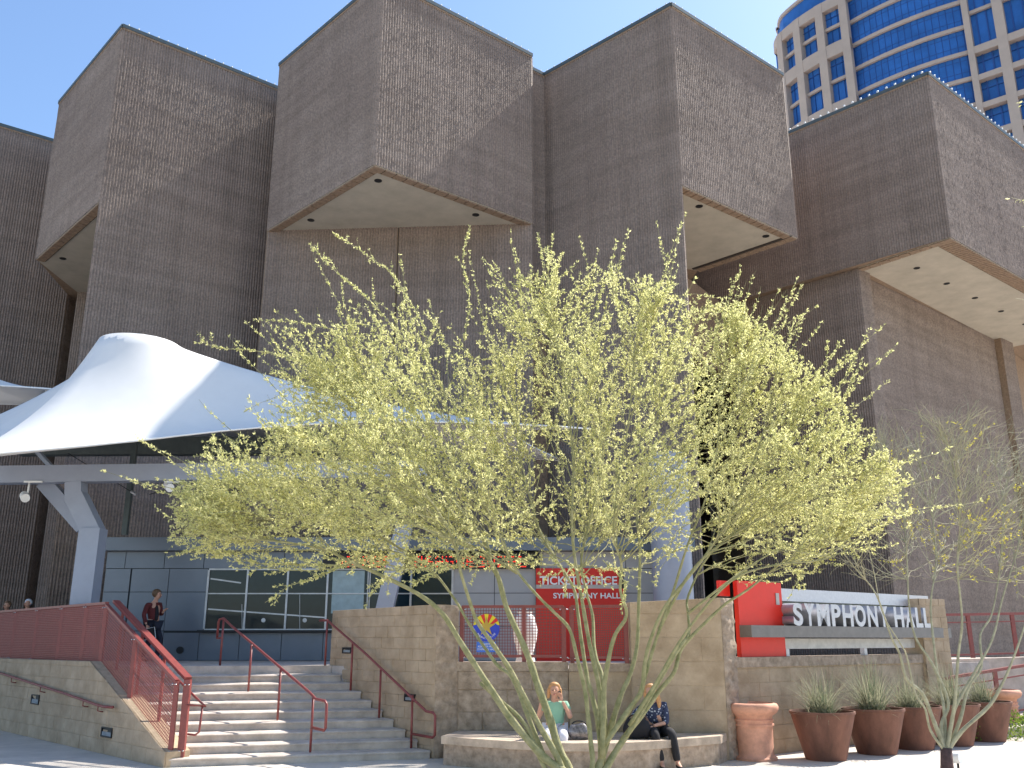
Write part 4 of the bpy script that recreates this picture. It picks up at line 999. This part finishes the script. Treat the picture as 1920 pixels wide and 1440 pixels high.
def make_tree(root, stems, base, YC, outline, seed, bark, leafm, nsec, ntwig, leaf_density, depth=2.6, size=(.03,.055), wid=(.006,.011), r_first=.06, rsec=.011, twl=(.35, .95), leafsel=None, secL=(1.0, 2.6), shoots=0, whips=()):
    rg = random.Random(seed); S_ = []
    outl = [(py(u, v, YC).x, py(u, v, YC).z) for u, v in outline]
    for pts_, r0, r1, yt in stems:
        n = len(pts_); w = []
        for i, (u, v) in enumerate(pts_):
            t = i/(n-1); y = YC + yt*(t**1.2); w.append(py(u, v, y))
        sm = bez(w, 4); k = len(sm); rads = [(r0 + (r1-r0)*(i/(k-1))**.7)*.84 for i in range(k)]
        rads = [r*(1+.07*math.sin(i*1.7+r0*300)) for i, r in enumerate(rads)]
        m = MB(); m.tube(sm, rads, 9); m.build('limb', bark, root, smooth=True); S_.append((sm, rads))
    tw = MB(); leafC = []; leafD = []
    cz = sum(z for x, z in outl)/len(outl); cx = sum(x for x, z in outl)/len(outl)
    def ok(p):
        dep = abs(p.y-YC)/depth
        if dep > 1: return False
        k = 1/max(.35, math.sqrt(1-dep*dep*.75)); return inside(outl, cx+(p.x-cx)*k, cz+(p.z-cz)*k)
    secs = []
    for i in range(nsec):
        for tries in range(12):
            sm, rads = rg.choice(S_); n = len(sm); j = int(n*(.45 + .55*rg.random()**.7)); j = min(j, n-2)
            if sm[j].z < 2.9: continue
            p = sm[j]; outw = Vector((p.x-base.x, p.y-base.y, 0)); outw = outw.normalized() if outw.length > .01 else Vector((1,0,0))
            td = (sm[j+1]-sm[j]).normalized()
            rad_ = (p - Vector((base.x, base.y, 3.4))).normalized(); d = td*.7 + outw*rg.uniform(.0, .4) + rad_*.55 + Vector((rg.gauss(0, .55), rg.gauss(0, .65), rg.gauss(.05, .48)))
            L = rg.uniform(*secL); pts = grow(rg, p, d, L, 8, up=.045, wob=.13)
            k = len(pts)
            while k > 3 and not ok(pts[k-1]): k -= 1
            if k > 3: pts = pts[:k]; break
        else: continue
        r = min(rads[j]*.6, rsec*(.7+.5*rg.random())); secs.append(pts)
        tw.tube(pts, [r*(1-.75*q/(len(pts)-1)) for q in range(len(pts))], 5, cap=False)
    # third order
    ter = []
    for i in range(ntwig):
        pts = rg.choice(secs); j = rg.randrange(1, len(pts)-1)
        td = (pts[j+1]-pts[j]).normalized(); d = td*.9 + (pts[j] - Vector((base.x, base.y, 3.4))).normalized()*.32 + Vector((rg.gauss(0, .45), rg.gauss(0, .45), rg.gauss(.06, .42)))
        q = grow(rg, pts[j].lerp(pts[j+1], rg.random()), d, rg.uniform(*twl), 6, up=.03, wob=.18)
        k = len(q)
        while k > 3 and not ok(q[k-1]): k -= 1
        if k <= 3: continue
        q = q[:k]; ter.append(q); tw.tube(q, [.0045*(1-.6*a/(len(q)-1)) for a in range(len(q))], 3, cap=False)
    for pl, dy in whips:
        q = bez([py(u, v, YC + dy) for u, v in pl], 5); ter.append(q); ter.append(q); tw.tube(q, [.008*(1-.75*a/(len(q)-1)) for a in range(len(q))], 4, cap=False)
        for a in range(3, len(q)-2, 2):
            q2 = grow(rg, q[a], (q[a+1]-q[a]).normalized() + Vector((rg.gauss(0,.5), rg.gauss(0,.5), rg.gauss(.2,.4))), rg.uniform(.15, .4), 4); ter.append(q2); tw.tube(q2, .003, 3, cap=False)
    for i in range(shoots):
        pts = rg.choice(secs); td = (pts[-1]-pts[-2]).normalized(); p = pts[-1]
        if p.z < cz - .3 and rg.random() < .5: continue
        d = td*.6 + Vector((p.x-base.x, 0, max(0, p.z-3.5))).normalized()*.9 + Vector((rg.gauss(0,.15), rg.gauss(0,.15), .15))
        q = grow(rg, p, d, rg.uniform(.4, 1.15), 6, up=.05, wob=.09); ter.append(q); tw.tube(q, [.005*(1-.6*a/(len(q)-1)) for a in range(len(q))], 3, cap=False)
    for pts in ter + [s_[len(s_)//2:] for s_ in secs]:
        if leafsel and not leafsel(rg, pts): continue
        A = np.array([tuple(p) for p in pts]); seg = np.linalg.norm(np.diff(A, axis=0), axis=1); L = seg.sum(); n = int(L*leaf_density/4)*4
        if n < 4: continue
        # clumped along the twig
        cs_ = np.concatenate([[0], np.cumsum(seg)]); t = np.repeat(rng.uniform(0, L, n//4), 4) + rng.normal(scale=.004, size=n)
        t = np.clip(t, 0, L)
        C = np.stack([np.interp(t, cs_, A[:, k]) for k in range(3)], 1); dd_ = np.array(tuple((pts[-1]-pts[0]).normalized()))
        leafC.append(C + rng.normal(scale=.005, size=C.shape)); leafD.append(np.tile(dd_, (n, 1)))
    o = tw.build('twigs', bark, root); o['kind'] = 'stuff'
    C = np.concatenate(leafC); D = np.concatenate(leafD)
    V, Q = leaves(C, size, wid, D, .75); o = link('foliage', npmesh('foliage', V, Q, leafm)); adopt(o, root); o['kind'] = 'stuff'
    print('leaves', len(C), 'secs', len(secs), 'twigs', len(ter))
YT = 13.0
base = py(1085, 1440, YT); base.z = 0
tree = thing('palo_verde_tree', base, 'large many-stemmed palo verde tree with feathery yellow-green leaves before the bench', 'tree')
B = (1085, 1500)
st = [
 ([B, (1060,1450), (1020,1420), (960,1351), (921,1293), (866,1208), (829,1150), (783,1113), (713,1078), (661,1055), (606,1030), (520,1015), (430,1010)], .085, .010, -1.2),
 ([B, (1065,1440), (1047,1403), (1032,1351), (1010,1290), (995,1244), (977,1199), (950,1140), (935,1085), (918,1050), (910,1017), (864,958), (826,895), (799,857), (764,822), (722,784), (712,753), (680,690), (640,620)], .085, .010, .8),
 ([(1060,1460), (1045,1420), (1000,1340), (960,1262), (925,1209), (895,1166), (880,1125), (862,1066), (850,1010), (800,930), (740,880), (640,850)], .06, .009, -2.0),
 ([B, (1110,1440), (1108,1394), (1102,1336), (1096,1290), (1081,1229), (1068,1180), (1041,1150), (1007,1116), (971,1073), (952,1037), (925,980), (880,900), (850,820), (830,720)], .05, .009, -.8),
 ([B, (1125,1440), (1123,1367), (1117,1333), (1106,1290), (1099,1260), (1090,1199), (1084,1153), (1077,1107), (1056,1070), (1041,1046), (1010,990), (985,900), (960,780), (930,640)], .06, .009, 1.2),
 ([(1123,1367), (1125,1300), (1106,1210), (1092,1130), (1079,1055), (1072,980), (1075,880), (1065,760), (1040,620), (1025,520)], .05, .008, 0.2),
 ([B, (1130,1430), (1132,1305), (1129,1269), (1117,1232), (1113,1199), (1111,1153), (1099,1107), (1090,1049), (1110,960), (1130,860), (1120,720), (1130,590)], .055, .008, 1.8),
 ([(1130,1420), (1132,1300), (1142,1232), (1154,1189), (1175,1153), (1163,1107), (1165,1055), (1150,1000), (1160,900), (1180,780), (1190,640)], .05, .008, -1.5),
 ([B, (1120,1440), (1136,1397), (1151,1345), (1166,1299), (1181,1266), (1194,1214), (1197,1153), (1200,1030), (1195,960), (1215,860), (1240,740), (1270,620)], .07, .009, 1.0),
 ([(1130,1400), (1184,1324), (1204,1293), (1209,1244), (1221,1196), (1249,1134), (1301,1070), (1350,1000), (1400,900), (1440,780), (1460,680)], .05, .009, -1.0),
 ([B, (1130,1450), (1148,1419), (1178,1373), (1209,1333), (1233,1299), (1264,1260), (1279,1214), (1325,1165), (1362,1131), (1400,1107), (1460,1060), (1540,1000), (1620,940)], .07, .009, .6),
 ([(1175,1380), (1264,1229), (1291,1189), (1290,1150), (1291,1116), (1330,1040), (1400,980), (1500,900), (1580,830)], .04, .008, 1.8),
 ([(1020,1420), (989,1340), (960,1270), (930,1244), (880,1170), (850,1120), (800,1060), (720,1010), (640,960), (540,930), (450,910)], .045, .008, 1.6),
 ([(1180,1360), (1230,1280), (1290,1180), (1370,1090), (1450,1060), (1540,1050), (1610,1020)], .035, .007, -2.0),
 ([B, (1060,1470), (1022,1440), (986,1361), (940,1315), (900,1280)], .05, .03, -.3),
 ([(1200,1300), (1230,1200), (1262,1110), (1290,1020), (1325,930), (1345,840), (1350,740), (1365,650)], .035, .007, -.4),
 ([(1236,1180), (1290,1080), (1350,1020), (1430,970), (1520,920), (1610,880)], .03, .006, -1.6),
 ([(905,1010), (850,940), (780,860), (700,790), (620,730), (560,700)], .025, .006, 1.4),
 ([(970,1075), (900,1030), (820,1000), (720,970), (600,960), (480,980)], .025, .006, -1.0),
 ([(1290,1150), (1380,1080), (1460,1030), (1550,1000), (1640,980)], .025, .006, 1.2),
]
outline = [(320,1045), (325,960), (350,890), (430,820), (450,740), (470,670), (560,600), (640,560), (720,540), (820,540), (900,500), (1010,490), (1110,520), (1200,540), (1280,570), (1370,590), (1440,650), (1520,720), (1590,790), (1650,860), (1700,920), (1700,990), (1650,1040), (1560,1085), (1490,1120), (1330,1100), (1150,1130), (1000,1120), (880,1110), (760,1100), (620,1130), (480,1085)]
make_tree(tree, st, base, YT, outline, 3, M_bark, M_leaf, 580, 5100, 80, size=(.028, .054), wid=(.006, .010), shoots=230, whips=[
    ([(700,720),(600,680),(480,658),(400,650),(368,620)], .5), ([(740,690),(640,625),(560,605),(485,600)], 1.0), ([(760,640),(690,560),(625,505),(582,458)], -.5), ([(800,620),(740,520),(690,480),(625,437)], .8),
    ([(870,640),(880,560),(868,490),(878,435)], 0), ([(1010,600),(1020,520),(1008,435)], .4), ([(1110,620),(1130,540),(1168,482)], -.6), ([(1330,640),(1360,580),(1383,515)], .2), ([(1450,720),(1475,650),(1488,600)], .7), ([(1540,800),(1548,710),(1552,640)], -.3), ([(1560,790),(1590,730),(1618,672)], .6),
    ([(1380,1085),(1440,1078),(1490,1072),(1496,1105)], -.4), ([(1030,1040),(1055,1070),(1060,1120)], -1.2), ([(560,1000),(480,1010),(400,1020),(318,1045)], -.7), ([(620,900),(520,880),(430,900),(345,905)], -.4), ([(600,960),(500,960),(400,970),(330,955)], .6),
    ([(680,1040),(600,1080),(540,1100),(505,1130)], -1.0), ([(760,1060),(720,1090),(690,1115)], -1.0), ([(1130,1050),(1170,1090),(1165,1140)], -1.3), ([(1580,960),(1640,940),(1690,905)], .3), ([(1560,1020),(1620,1030),(1680,1020)], -.5), ([(840,1060),(800,1080),(770,1100)], -1.4), ([(1060,1050),(1100,1085),(1095,1110)], -1.1)])
# bare tree on the right
YT2 = 15.0
base2 = pz(1776, 1447, 0)
t2 = thing('bare_palo_verde', base2, 'smaller nearly bare palo verde with pale whip branches beside the planters', 'tree')
m = MB(); m.tube([base2 + Vector((0,0,-.05)), base2 + Vector((.01,0,.12)), py(1774, 1402, base2.y)], [.11, .095, .085], 12); m.build('trunk', M_trunkbase, t2, smooth=True)
B2 = (1774, 1412); YT2 = base2.y
st2 = [
 ([B2, (1752,1355), (1729,1300), (1700,1274), (1687,1226), (1671,1194), (1642,1113), (1603,1065), (1560,1010)], .05, .007, -.6),
 ([B2, (1765,1360), (1778,1316), (1746,1242), (1716,1194), (1704,1129), (1700,1040), (1690,950), (1650,850)], .045, .007, .6),
 ([B2, (1803,1371), (1855,1323), (1880,1280), (1897,1242), (1920,1177), (1950,1080), (1960,960)], .05, .008, -.4),
 ([B2, (1785,1350), (1791,1307), (1797,1226), (1804,1161), (1795,1060), (1800,960), (1780,840), (1750,780)], .045, .007, -.9),
 ([B2, (1800,1350), (1815,1290), (1840,1250), (1838,1190), (1860,1150), (1875,1060), (1880,930), (1850,820)], .045, .007, 1.0),
 ([B2, (1790,1330), (1822,1270), (1860,1200), (1880,1120), (1910,1020), (1930,900), (1960,800)], .04, .007, .3),
 ([B2, (1770,1330), (1760,1280), (1750,1200), (1745,1130), (1755,1050), (1745,950), (1720,860), (1690,800)], .04, .006, 1.2),
 ([B2, (1745,1370), (1735,1330), (1716,1300), (1700,1230), (1690,1210), (1655,1150), (1640,1080), (1620,990)], .03, .006, -1.1),
]
outline2 = [(1545,1060), (1590,960), (1640,860), (1665,755), (1720,800), (1770,745), (1800,770), (1860,760), (1920,800), (2050,800), (2050,1110), (1900,1130), (1780,1110), (1640,1120), (1560,1090)]
make_tree(t2, st2, base2, YT2, outline2, 9, M_bark2, M_leaf2, 420, 1500, 40, depth=1.9, rsec=.008, twl=(.3, .8), leafsel=lambda rg, p: rg.random() < (.26 if p[-1].x > 6.6 and p[-1].z < 4.4 else .015), size=(.03,.05), secL=(.8, 2.0))
# small white ground spotlight by that trunk
q = pz(1797, 1440, 0); gl = thing('ground_spotlight', (q.x, q.y, 0), 'small white ground spotlight at the foot of the bare tree', 'spotlight')
m = MB(); m.tube([(q.x, q.y, 0), (q.x, q.y, .1)], .02, 8); m.build('stem', M_black, gl)
m = MB(); m.tube([(q.x-.06, q.y+.05, .15), (q.x+.03, q.y-.06, .16)], .085, 14); o = m.build('can', M_white, gl); autosmooth(o)
# sprays of a neighbouring tree reaching in from the right edge
ob = thing('overhanging_branch', py(2050, 460, 9), 'leafy branch tips of another tree poking in at the right edge', 'branch')
rg = random.Random(5); tw = MB(); C = []; D = []
for (u0, v0, u1, v1) in ((2050, 380, 1896, 372), (2060, 450, 1917, 425), (2060, 600, 1905, 560), (2060, 240, 1912, 190)):
    a, b_ = py(u0, v0, 9.2), py(u1, v1, 9.0); pts = [a.lerp(b_, k/6) + Vector((0, 0, rg.gauss(0, .01))) for k in range(7)]
    tw.tube(pts, [.006*(1-.1*k) for k in range(7)], 4)
    if v0 == 600: continue
    A = np.array([tuple(p) for p in pts]); t = rng.uniform(0, 6, 60); C.append(np.stack([np.interp(t, range(7), A[:, k]) for k in range(3)], 1) + rng.normal(scale=.02, size=(60, 3))); D.append(np.tile((-1, 0, .2), (60, 1)))
tw.build('twigs', M_bark2, ob); V, Q = leaves(np.concatenate(C), (.03, .06), (.008, .013), np.concatenate(D)); o = link('foliage', npmesh('foliage', V, Q, M_leaf)); adopt(o, ob); o['kind'] = 'stuff'

# ---------------------------------------------------------------- people
def skin(name, chains, m, parent, sub=2, root_i=0):
    """chains: list of lists of (point, radius); shared points (equal coordinates) are welded"""
    idx = {}; vs = []; rs = []; es = []
    for ch in chains:
        prev = None
        for p, r in ch:
            k = tuple(round(c, 4) for c in p)
            if k not in idx: idx[k] = len(vs); vs.append(p); rs.append(r)
            i = idx[k]
            if prev is not None and prev != i: es.append((prev, i))
            prev = i
    me = bpy.data.meshes.new(name); me.from_pydata([tuple(v) for v in vs], es, [])
    o = bpy.data.objects.new('tmp', me); COL.objects.link(o)
    o.modifiers.new('s', 'SKIN'); o.modifiers.new('u', 'SUBSURF').levels = sub
    for i, r in enumerate(rs):
        sv = me.skin_vertices[0].data[i]; rr = r if hasattr(r, '__len__') else (r, r); sv.radius = rr; sv.use_root = (i == root_i)
    dg = bpy.context.evaluated_depsgraph_get(); dg.update()
    m2 = bpy.data.meshes.new_from_object(o.evaluated_get(dg)); bpy.data.objects.remove(o); m2.materials.clear(); m2.materials.append(m)
    for p in m2.polygons: p.use_smooth = True
    q = link(name, m2); adopt(q, parent); return q
def ell(name, c, r, m, parent, rot=None, n=16, cut=None):
    vs = []; fs = []; K = 10
    M_ = rot or Matrix.Identity(3)
    for i in range(K+1):
        th = math.pi*i/K
        for j in range(n):
            ph = 2*math.pi*j/n; v = Vector((r[0]*math.sin(th)*math.cos(ph), r[1]*math.sin(th)*math.sin(ph), r[2]*math.cos(th)))
            if cut: v = cut(v)
            vs.append(Vector(c) + M_ @ v)
    fs = [(i*n+j, (i+1)*n+j, (i+1)*n+(j+1)%n, i*n+(j+1)%n) for i in range(K) for j in range(n)]
    b = MB(); b.add(vs, fs); o = b.build(name, m, parent, smooth=True); return o
def hand_chains(w, d, up, s=1.0, curl=.5):
    """palm and five fingers from wrist w along d; up = back of the hand"""
    d = d.normalized(); side = d.cross(up).normalized(); up = side.cross(d).normalized()
    palm = w + d*.045*s; ch = [[(w, .022*s), (palm, (.034*s, .016*s))]]
    for k, L in enumerate((.062, .072, .067, .052)):
        o_ = side*(.030 - .019*k)*s; kn = w + d*.085*s + o_; m1 = kn + (d - up*curl*.4).normalized()*L*.5*s; m2 = m1 + (d - up*curl*1.2).normalized()*L*.5*s
        ch.append([(palm, (.034*s, .016*s)), (kn, .0105*s), (m1, .0095*s), (m2, .008*s)])
    t0 = w + d*.03*s + side*.03*s; t1 = t0 + (d*.6 + side*.7).normalized()*.035*s; ch.append([(palm, (.034*s, .016*s)), (t0, .012*s), (t1, .011*s), (t1 + (d+side*.2).normalized()*.025*s, .009*s)])
    return ch
def face(parent, hc, fwd, s=1.0):
    fwd = fwd.normalized(); side = fwd.cross(Vector((0,0,1))).normalized(); up = side.cross(fwd).normalized()
    def q(a, b_, c): return hc + fwd*a*s + side*b_*s + up*c*s
    b = MB(); b.tube([q(.085, 0, .02), q(.115, 0, -.022), q(.09, 0, -.032)], [.008, .014, .009], 8); b.build('nose', M_skin, parent, smooth=True)
    for sg in (-1, 1):
        ell('eye', q(.086, .03*sg, .015), (.013, .013, .008), M_brownhair, parent, n=8)
        ell('ear', q(-.005, .078*sg, 0), (.018, .012, .028), M_skin, parent, n=8)
    ell('mouth', q(.086, 0, -.055), (.022, .022, .007), mat('lips', (.4, .12, .1), .5), parent, n=8)
def headbody(hc, neck, fwd):
    f = fwd.normalized()
    return [[(neck, .052), (neck.lerp(hc, .45), .052), (hc - Vector((0,0,.05)) + f*.012, (.070, .078)), (hc + Vector((0,0,.03)), (.082, .092)), (hc + Vector((0,0,.085)) - f*.01, (.055, .065))]]
def person(label, P_, clothes, base_):
    root = thing('person', base_, label, 'person')
    J = {k: Vector(v) for k, v in P_.items() if k not in ('fwd',)}; fwd = Vector(P_['fwd'])
    pel, ch_, nk = J['pelvis'], J['chest'], J['neck']
    mid = pel.lerp(ch_, .5)
    torso = [(pel, (.155, .115)), (mid, (.13, .10)), (ch_, (.155, .11)), (nk, .055)]
    C_ = [torso] + headbody(J['head'], nk, fwd)
    for s_ in 'lr':
        C_.append([(ch_, (.155, .11)), (J['sh'+s_], .055), (J['el'+s_], .042), (J['wr'+s_], .026)])
        C_.append([(pel, (.155, .115)), (J['hp'+s_], .085), (J['kn'+s_], .06), (J['an'+s_], .038), (J['to'+s_], .03)])
    skin('body', C_, M_skin, root, 2)
    for s_ in 'lr':
        hd = J['ha'+s_]; skin('hand', hand_chains(J['wr'+s_], hd - J['wr'+s_], Vector(P_['fwd'])*-1 + Vector((0,0,.6)), 1.0, .7), M_skin, root, 1)
    face(root, J['head'], fwd)
    slv = clothes.get('sleeve', 1.0); 
    sh = [[(pel + Vector((0,0,-.02)), (.175, .13)), (mid, (.15, .12)), (ch_, (.172, .128)), (nk - Vector((0,0,.025)), .075)]]
    for s_ in 'lr':
        e = J['sh'+s_].lerp(J['el'+s_], min(1, slv*1.0)) if slv <= 1 else J['el'+s_]
        c_ = [(ch_, (.172, .128)), (J['sh'+s_], .068), (e, .056)]
        if slv > 1: c_.append((J['el'+s_].lerp(J['wr'+s_], slv-1), .043))
        sh.append(c_)
    skin('top', sh, clothes['top'], root, 2)
    tr = []
    for s_ in 'lr':
        lo = J['kn'+s_].lerp(J['an'+s_], clothes.get('leg', 1.0)); tr.append([(pel + Vector((0,0,-.03)), (.165, .13)), (J['hp'+s_], .10), (J['kn'+s_], .075), (lo, .062)])
    skin('trousers', tr, clothes['bottom'], root, 2)
    for s_ in 'lr':
        f = (J['to'+s_]-J['an'+s_]); f.z = 0; f.normalize(); skin('shoe', [[(J['an'+s_] + Vector((0,0,-.03)) - f*.04, .04), (J['an'+s_] + f*.07 + Vector((0,0,-.045)), (.045, .035)), (J['to'+s_] + f*.03, (.04, .025))]], clothes.get('shoe', M_blackcl), root, 1)
    return root, J
# seated woman in mint polo on the phone
yA = 16.15; xA = .72
P1 = dict(fwd=(-.05, -1, -.05), pelvis=(xA, yA+.05, .58), chest=(xA-.01, yA, .88), neck=(xA-.01, yA-.02, 1.03), head=(xA-.01, yA-.05, 1.19),
  shl=(xA-.19, yA, .97), ell=(xA-.29, yA-.06, .74), wrl=(xA-.24, yA-.20, 1.02), hal=(xA-.22, yA-.22, 1.12),
  shr=(xA+.18, yA, .97), elr=(xA+.25, yA-.14, .76), wrr=(xA+.115, yA-.14, 1.03), har=(xA+.08, yA-.12, 1.12),
  hpl=(xA-.10, yA-.02, .55), knl=(xA-.14, yA-.46, .54), anl=(xA-.20, yA-.52, .13), tol=(xA-.22, yA-.70, .05),
  hpr=(xA+.10, yA-.02, .55), knr=(xA+.12, yA-.46, .52), anr=(xA+.05, yA-.54, .12), tor=(xA+.03, yA-.70, .05))
r1, J1 = person('seated woman in a mint green polo holding a phone to her ear', P1, dict(top=M_mint, bottom=M_whitecl, sleeve=.5, leg=.35, shoe=mat('sandal', (.3,.05,.05), .6)), (xA, yA, .45))
hc = J1['head']
ell('hair', hc + Vector((0, .03, .025)), (.108, .105, .115), M_blond, r1, cut=lambda v: Vector((v.x, v.y*(.55 if v.y < -.02 and v.z < .05 else 1), v.z)))
for sx_ in (-1, 1): skin('hair_side', [[(hc + Vector((.085*sx_, .03, .05)), .035), (hc + Vector((.10*sx_, .02, -.05)), .032), (hc + Vector((.105*sx_, .01, -.13)), .022)]], M_blond, r1, 1)
b = MB(); b.bar(J1['har'] + Vector((-.005, .01, -.05)), J1['har'] + Vector((-.01, .02, .06)), .045, .012); b.build('phone_prop', M_black, None)
tag(bpy.data.objects['phone_prop'], 'dark phone held at the ear of the woman in mint', 'phone'); bpy.data.objects['phone_prop'].name = 'phone'
# seated woman in printed blouse
yB = 16.35; xB = 2.42
P2 = dict(fwd=(-.35, -1, -.55), pelvis=(xB, yB+.0, .58), chest=(xB-.03, yB-.06, .88), neck=(xB-.06, yB-.10, 1.02), head=(xB-.10, yB-.17, 1.16),
  shl=(xB-.20, yB-.06, .95), ell=(xB-.38, yB-.12, .80), wrl=(xB-.42, yB-.22, .62), hal=(xB-.42, yB-.27, .55),
  shr=(xB+.15, yB-.06, .95), elr=(xB+.15, yB-.18, .68), wrr=(xB-.10, yB-.34, .64), har=(xB-.20, yB-.37, .60),
  hpl=(xB-.09, yB-.06, .56), knl=(xB-.10, yB-.52, .55), anl=(xB-.02, yB-.60, .10), tol=(xB-.02, yB-.78, .04),
  hpr=(xB+.10, yB-.06, .56), knr=(xB+.18, yB-.50, .55), anr=(xB+.24, yB-.58, .10), tor=(xB+.26, yB-.76, .04))
r2, J2 = person('seated woman in a dark printed blouse and black trousers looking down', P2, dict(top=M_print, bottom=M_blackcl, sleeve=1.25, leg=.97), (xB, yB, .45))
hc = J2['head']
ell('hair', hc + Vector((.01, .03, .03)), (.108, .112, .115), M_blond, r2, cut=lambda v: Vector((v.x, v.y*(.6 if v.y < -.02 and v.z < .04 else 1), v.z)))
skin('hair_side', [[(hc + Vector((.07, .03, .05)), .045), (hc + Vector((.12, .0, -.06)), .05), (hc + Vector((.14, -.02, -.17)), .045), (hc + Vector((.13, -.04, -.25)), .02)]], M_blond, r2, 1)
skin('hair_side', [[(hc + Vector((-.07, .03, .03)), .035), (hc + Vector((-.09, .01, -.06)), .03), (hc + Vector((-.08, .0, -.11)), .012)]], M_blond, r2, 1)
# bags
def bag(c, w, d, h, m, label, name='handbag', slump=.2, handle=True):
    r_ = thing(name, c, label, 'bag'); c = Vector(c)
    o = ell('pouch', c + Vector((0,0,h*.46)), (w/2, d/2, h*.52), m, r_, n=20, cut=lambda v: Vector((math.copysign(abs(v.x/(w/2))**.55, v.x)*w/2*(1-slump*max(0, v.z/h)), math.copysign(abs(v.y/(d/2))**.6, v.y)*d/2*(1-.5*max(0, v.z/h)), max(-h*.45, v.z) + .012*math.sin(v.x*40))))
    if handle:
        b = MB(); b.tube([c + Vector((w*.32*math.cos(t), 0, h*.85 + h*.28*math.sin(t))) for t in np.linspace(0, math.pi, 9)], .012, 6); b.build('handle', M_blackcl, r_, smooth=True)
M_bag1 = mat('shiny_bag', (.09, .08, .08), .25, .2, n=.6, scale=18, col2=(.35,.32,.33), spec=.8)
bag((1.09, 15.85, .452), .36, .2, .25, M_bag1, 'shiny patchwork handbag on the bench beside the woman in mint')
bag((2.05, 15.98, .452), .46, .26, .33, M_blackcl, 'soft black bag on the bench beside the woman in the printed blouse')
# walking woman with a book on the landing
yW = 22.9; q = py(287, 1170, yW); xW = q.x; z0 = ZL
P3 = dict(fwd=(.95, -.35, 0), pelvis=(xW, yW, z0+.92), chest=(xW-.02, yW, z0+1.24), neck=(xW, yW, z0+1.42), head=(xW+.05, yW-.02, z0+1.57),
  shl=(xW-.12, yW-.17, z0+1.34), ell=(xW-.17, yW-.20, z0+1.08), wrl=(xW-.06, yW-.26, z0+.86), hal=(xW-.02, yW-.27, z0+.78),
  shr=(xW+.07, yW+.15, z0+1.34), elr=(xW+.13, yW+.10, z0+1.10), wrr=(xW+.25, yW-.08, z0+1.16), har=(xW+.31, yW-.10, z0+1.22),
  hpl=(xW-.03, yW-.09, z0+.86), knl=(xW-.02, yW-.09, z0+.47), anl=(xW-.16, yW-.09, z0+.09), tol=(xW-.02, yW-.12, z0+.03),
  hpr=(xW+.04, yW+.08, z0+.86), knr=(xW+.20, yW+.05, z0+.48), anr=(xW+.14, yW+.05, z0+.09), tor=(xW+.28, yW+.02, z0+.03))
r3, J3 = person('walking person in a maroon jacket and dark trousers carrying a book', P3, dict(top=M_maroon, bottom=M_navycl, sleeve=1.85, leg=.97), (xW, yW, z0))
ell('hair', J3['head'] + Vector((-.03, .0, .035)), (.115, .10, .105), M_brownhair, r3, cut=lambda v: Vector((v.x*(.6 if v.x > .02 and v.z < .03 else 1), v.y, v.z)))
skin('shirt', [[(J3['pelvis'] + Vector((.09, -.07, .02)), .05), (J3['chest'] + Vector((.11, -.07, -.1)), .06), (J3['chest'] + Vector((.09, -.07, .08)), .035)]], M_blackcl, r3, 1)
bk = thing('book', J3['hal'] + Vector((.06, -.05, -.12)), 'dark book with pale page edges in the walking person\'s hand', 'book')
c = J3['hal'] + Vector((.06, -.05, -.13)); Mr = Matrix.Translation(c) @ Matrix.Rotation(R(-12), 4, 'Y')
for nm, (dx, dy, dz), mm_ in (('cover', (.15, .018, .12), M_blackcl), ('pages', (.158, .012, .127), M_white)):
    b = MB(); b.box(-dx, dx, -dy, dy, -dz, dz); o = b.build(nm, mm_); o.data.transform(Mr); adopt(o, bk)
# two people behind the ramp railing
for (u, v, y, topm, hm, lab) in ((14, 1128, 26.0, mat('blue_shirt', (.10, .14, .22), .9), M_brownhair, 'person behind the mesh railing at the far left edge, dark hair'), (53, 1124, 25.4, mat('grey_shirt', (.16, .13, .13), .9), mat('grey_hair', (.45, .5, .58), .7), 'person with pale grey hair behind the mesh railing')):
    h_ = py(u, v+8, y); X_, Z_ = h_.x, h_.z; zb_ = Z_ - 1.52
    zb_ = ZL; H = (Z_-ZL)/1.55
    P4 = {k: (X_+a, y+b_, zb_+c*H) for k, (a, b_, c) in dict(pelvis=(0,0,.9), chest=(0,0,1.22), neck=(0,0,1.40), head=(0,-.02,1.55), shl=(-.18,0,1.32), ell=(-.23,0,1.05), wrl=(-.2,-.1,.84), hal=(-.19,-.13,.74), shr=(.18,0,1.32), elr=(.23,0,1.05), wrr=(.2,-.1,.84), har=(.19,-.13,.74),
        hpl=(-.09,0,.84), knl=(-.1,-.02,.46), anl=(-.1,.02,.09), tol=(-.11,-.14,.03), hpr=(.09,0,.84), knr=(.1,-.02,.46), anr=(.1,.02,.09), tor=(.11,-.14,.03)).items()}
    P4['fwd'] = (-.4, -1, 0)
    r4, J4 = person(lab, P4, dict(top=topm, bottom=M_navycl, sleeve=1.7), (X_, y, ZL))
    ell('hair', J4['head'] + Vector((0, .02, .035)), (.10, .105, .10), hm, r4, cut=lambda v_: Vector((v_.x, v_.y*(.55 if v_.y < -.02 and v_.z < .04 else 1), v_.z)))
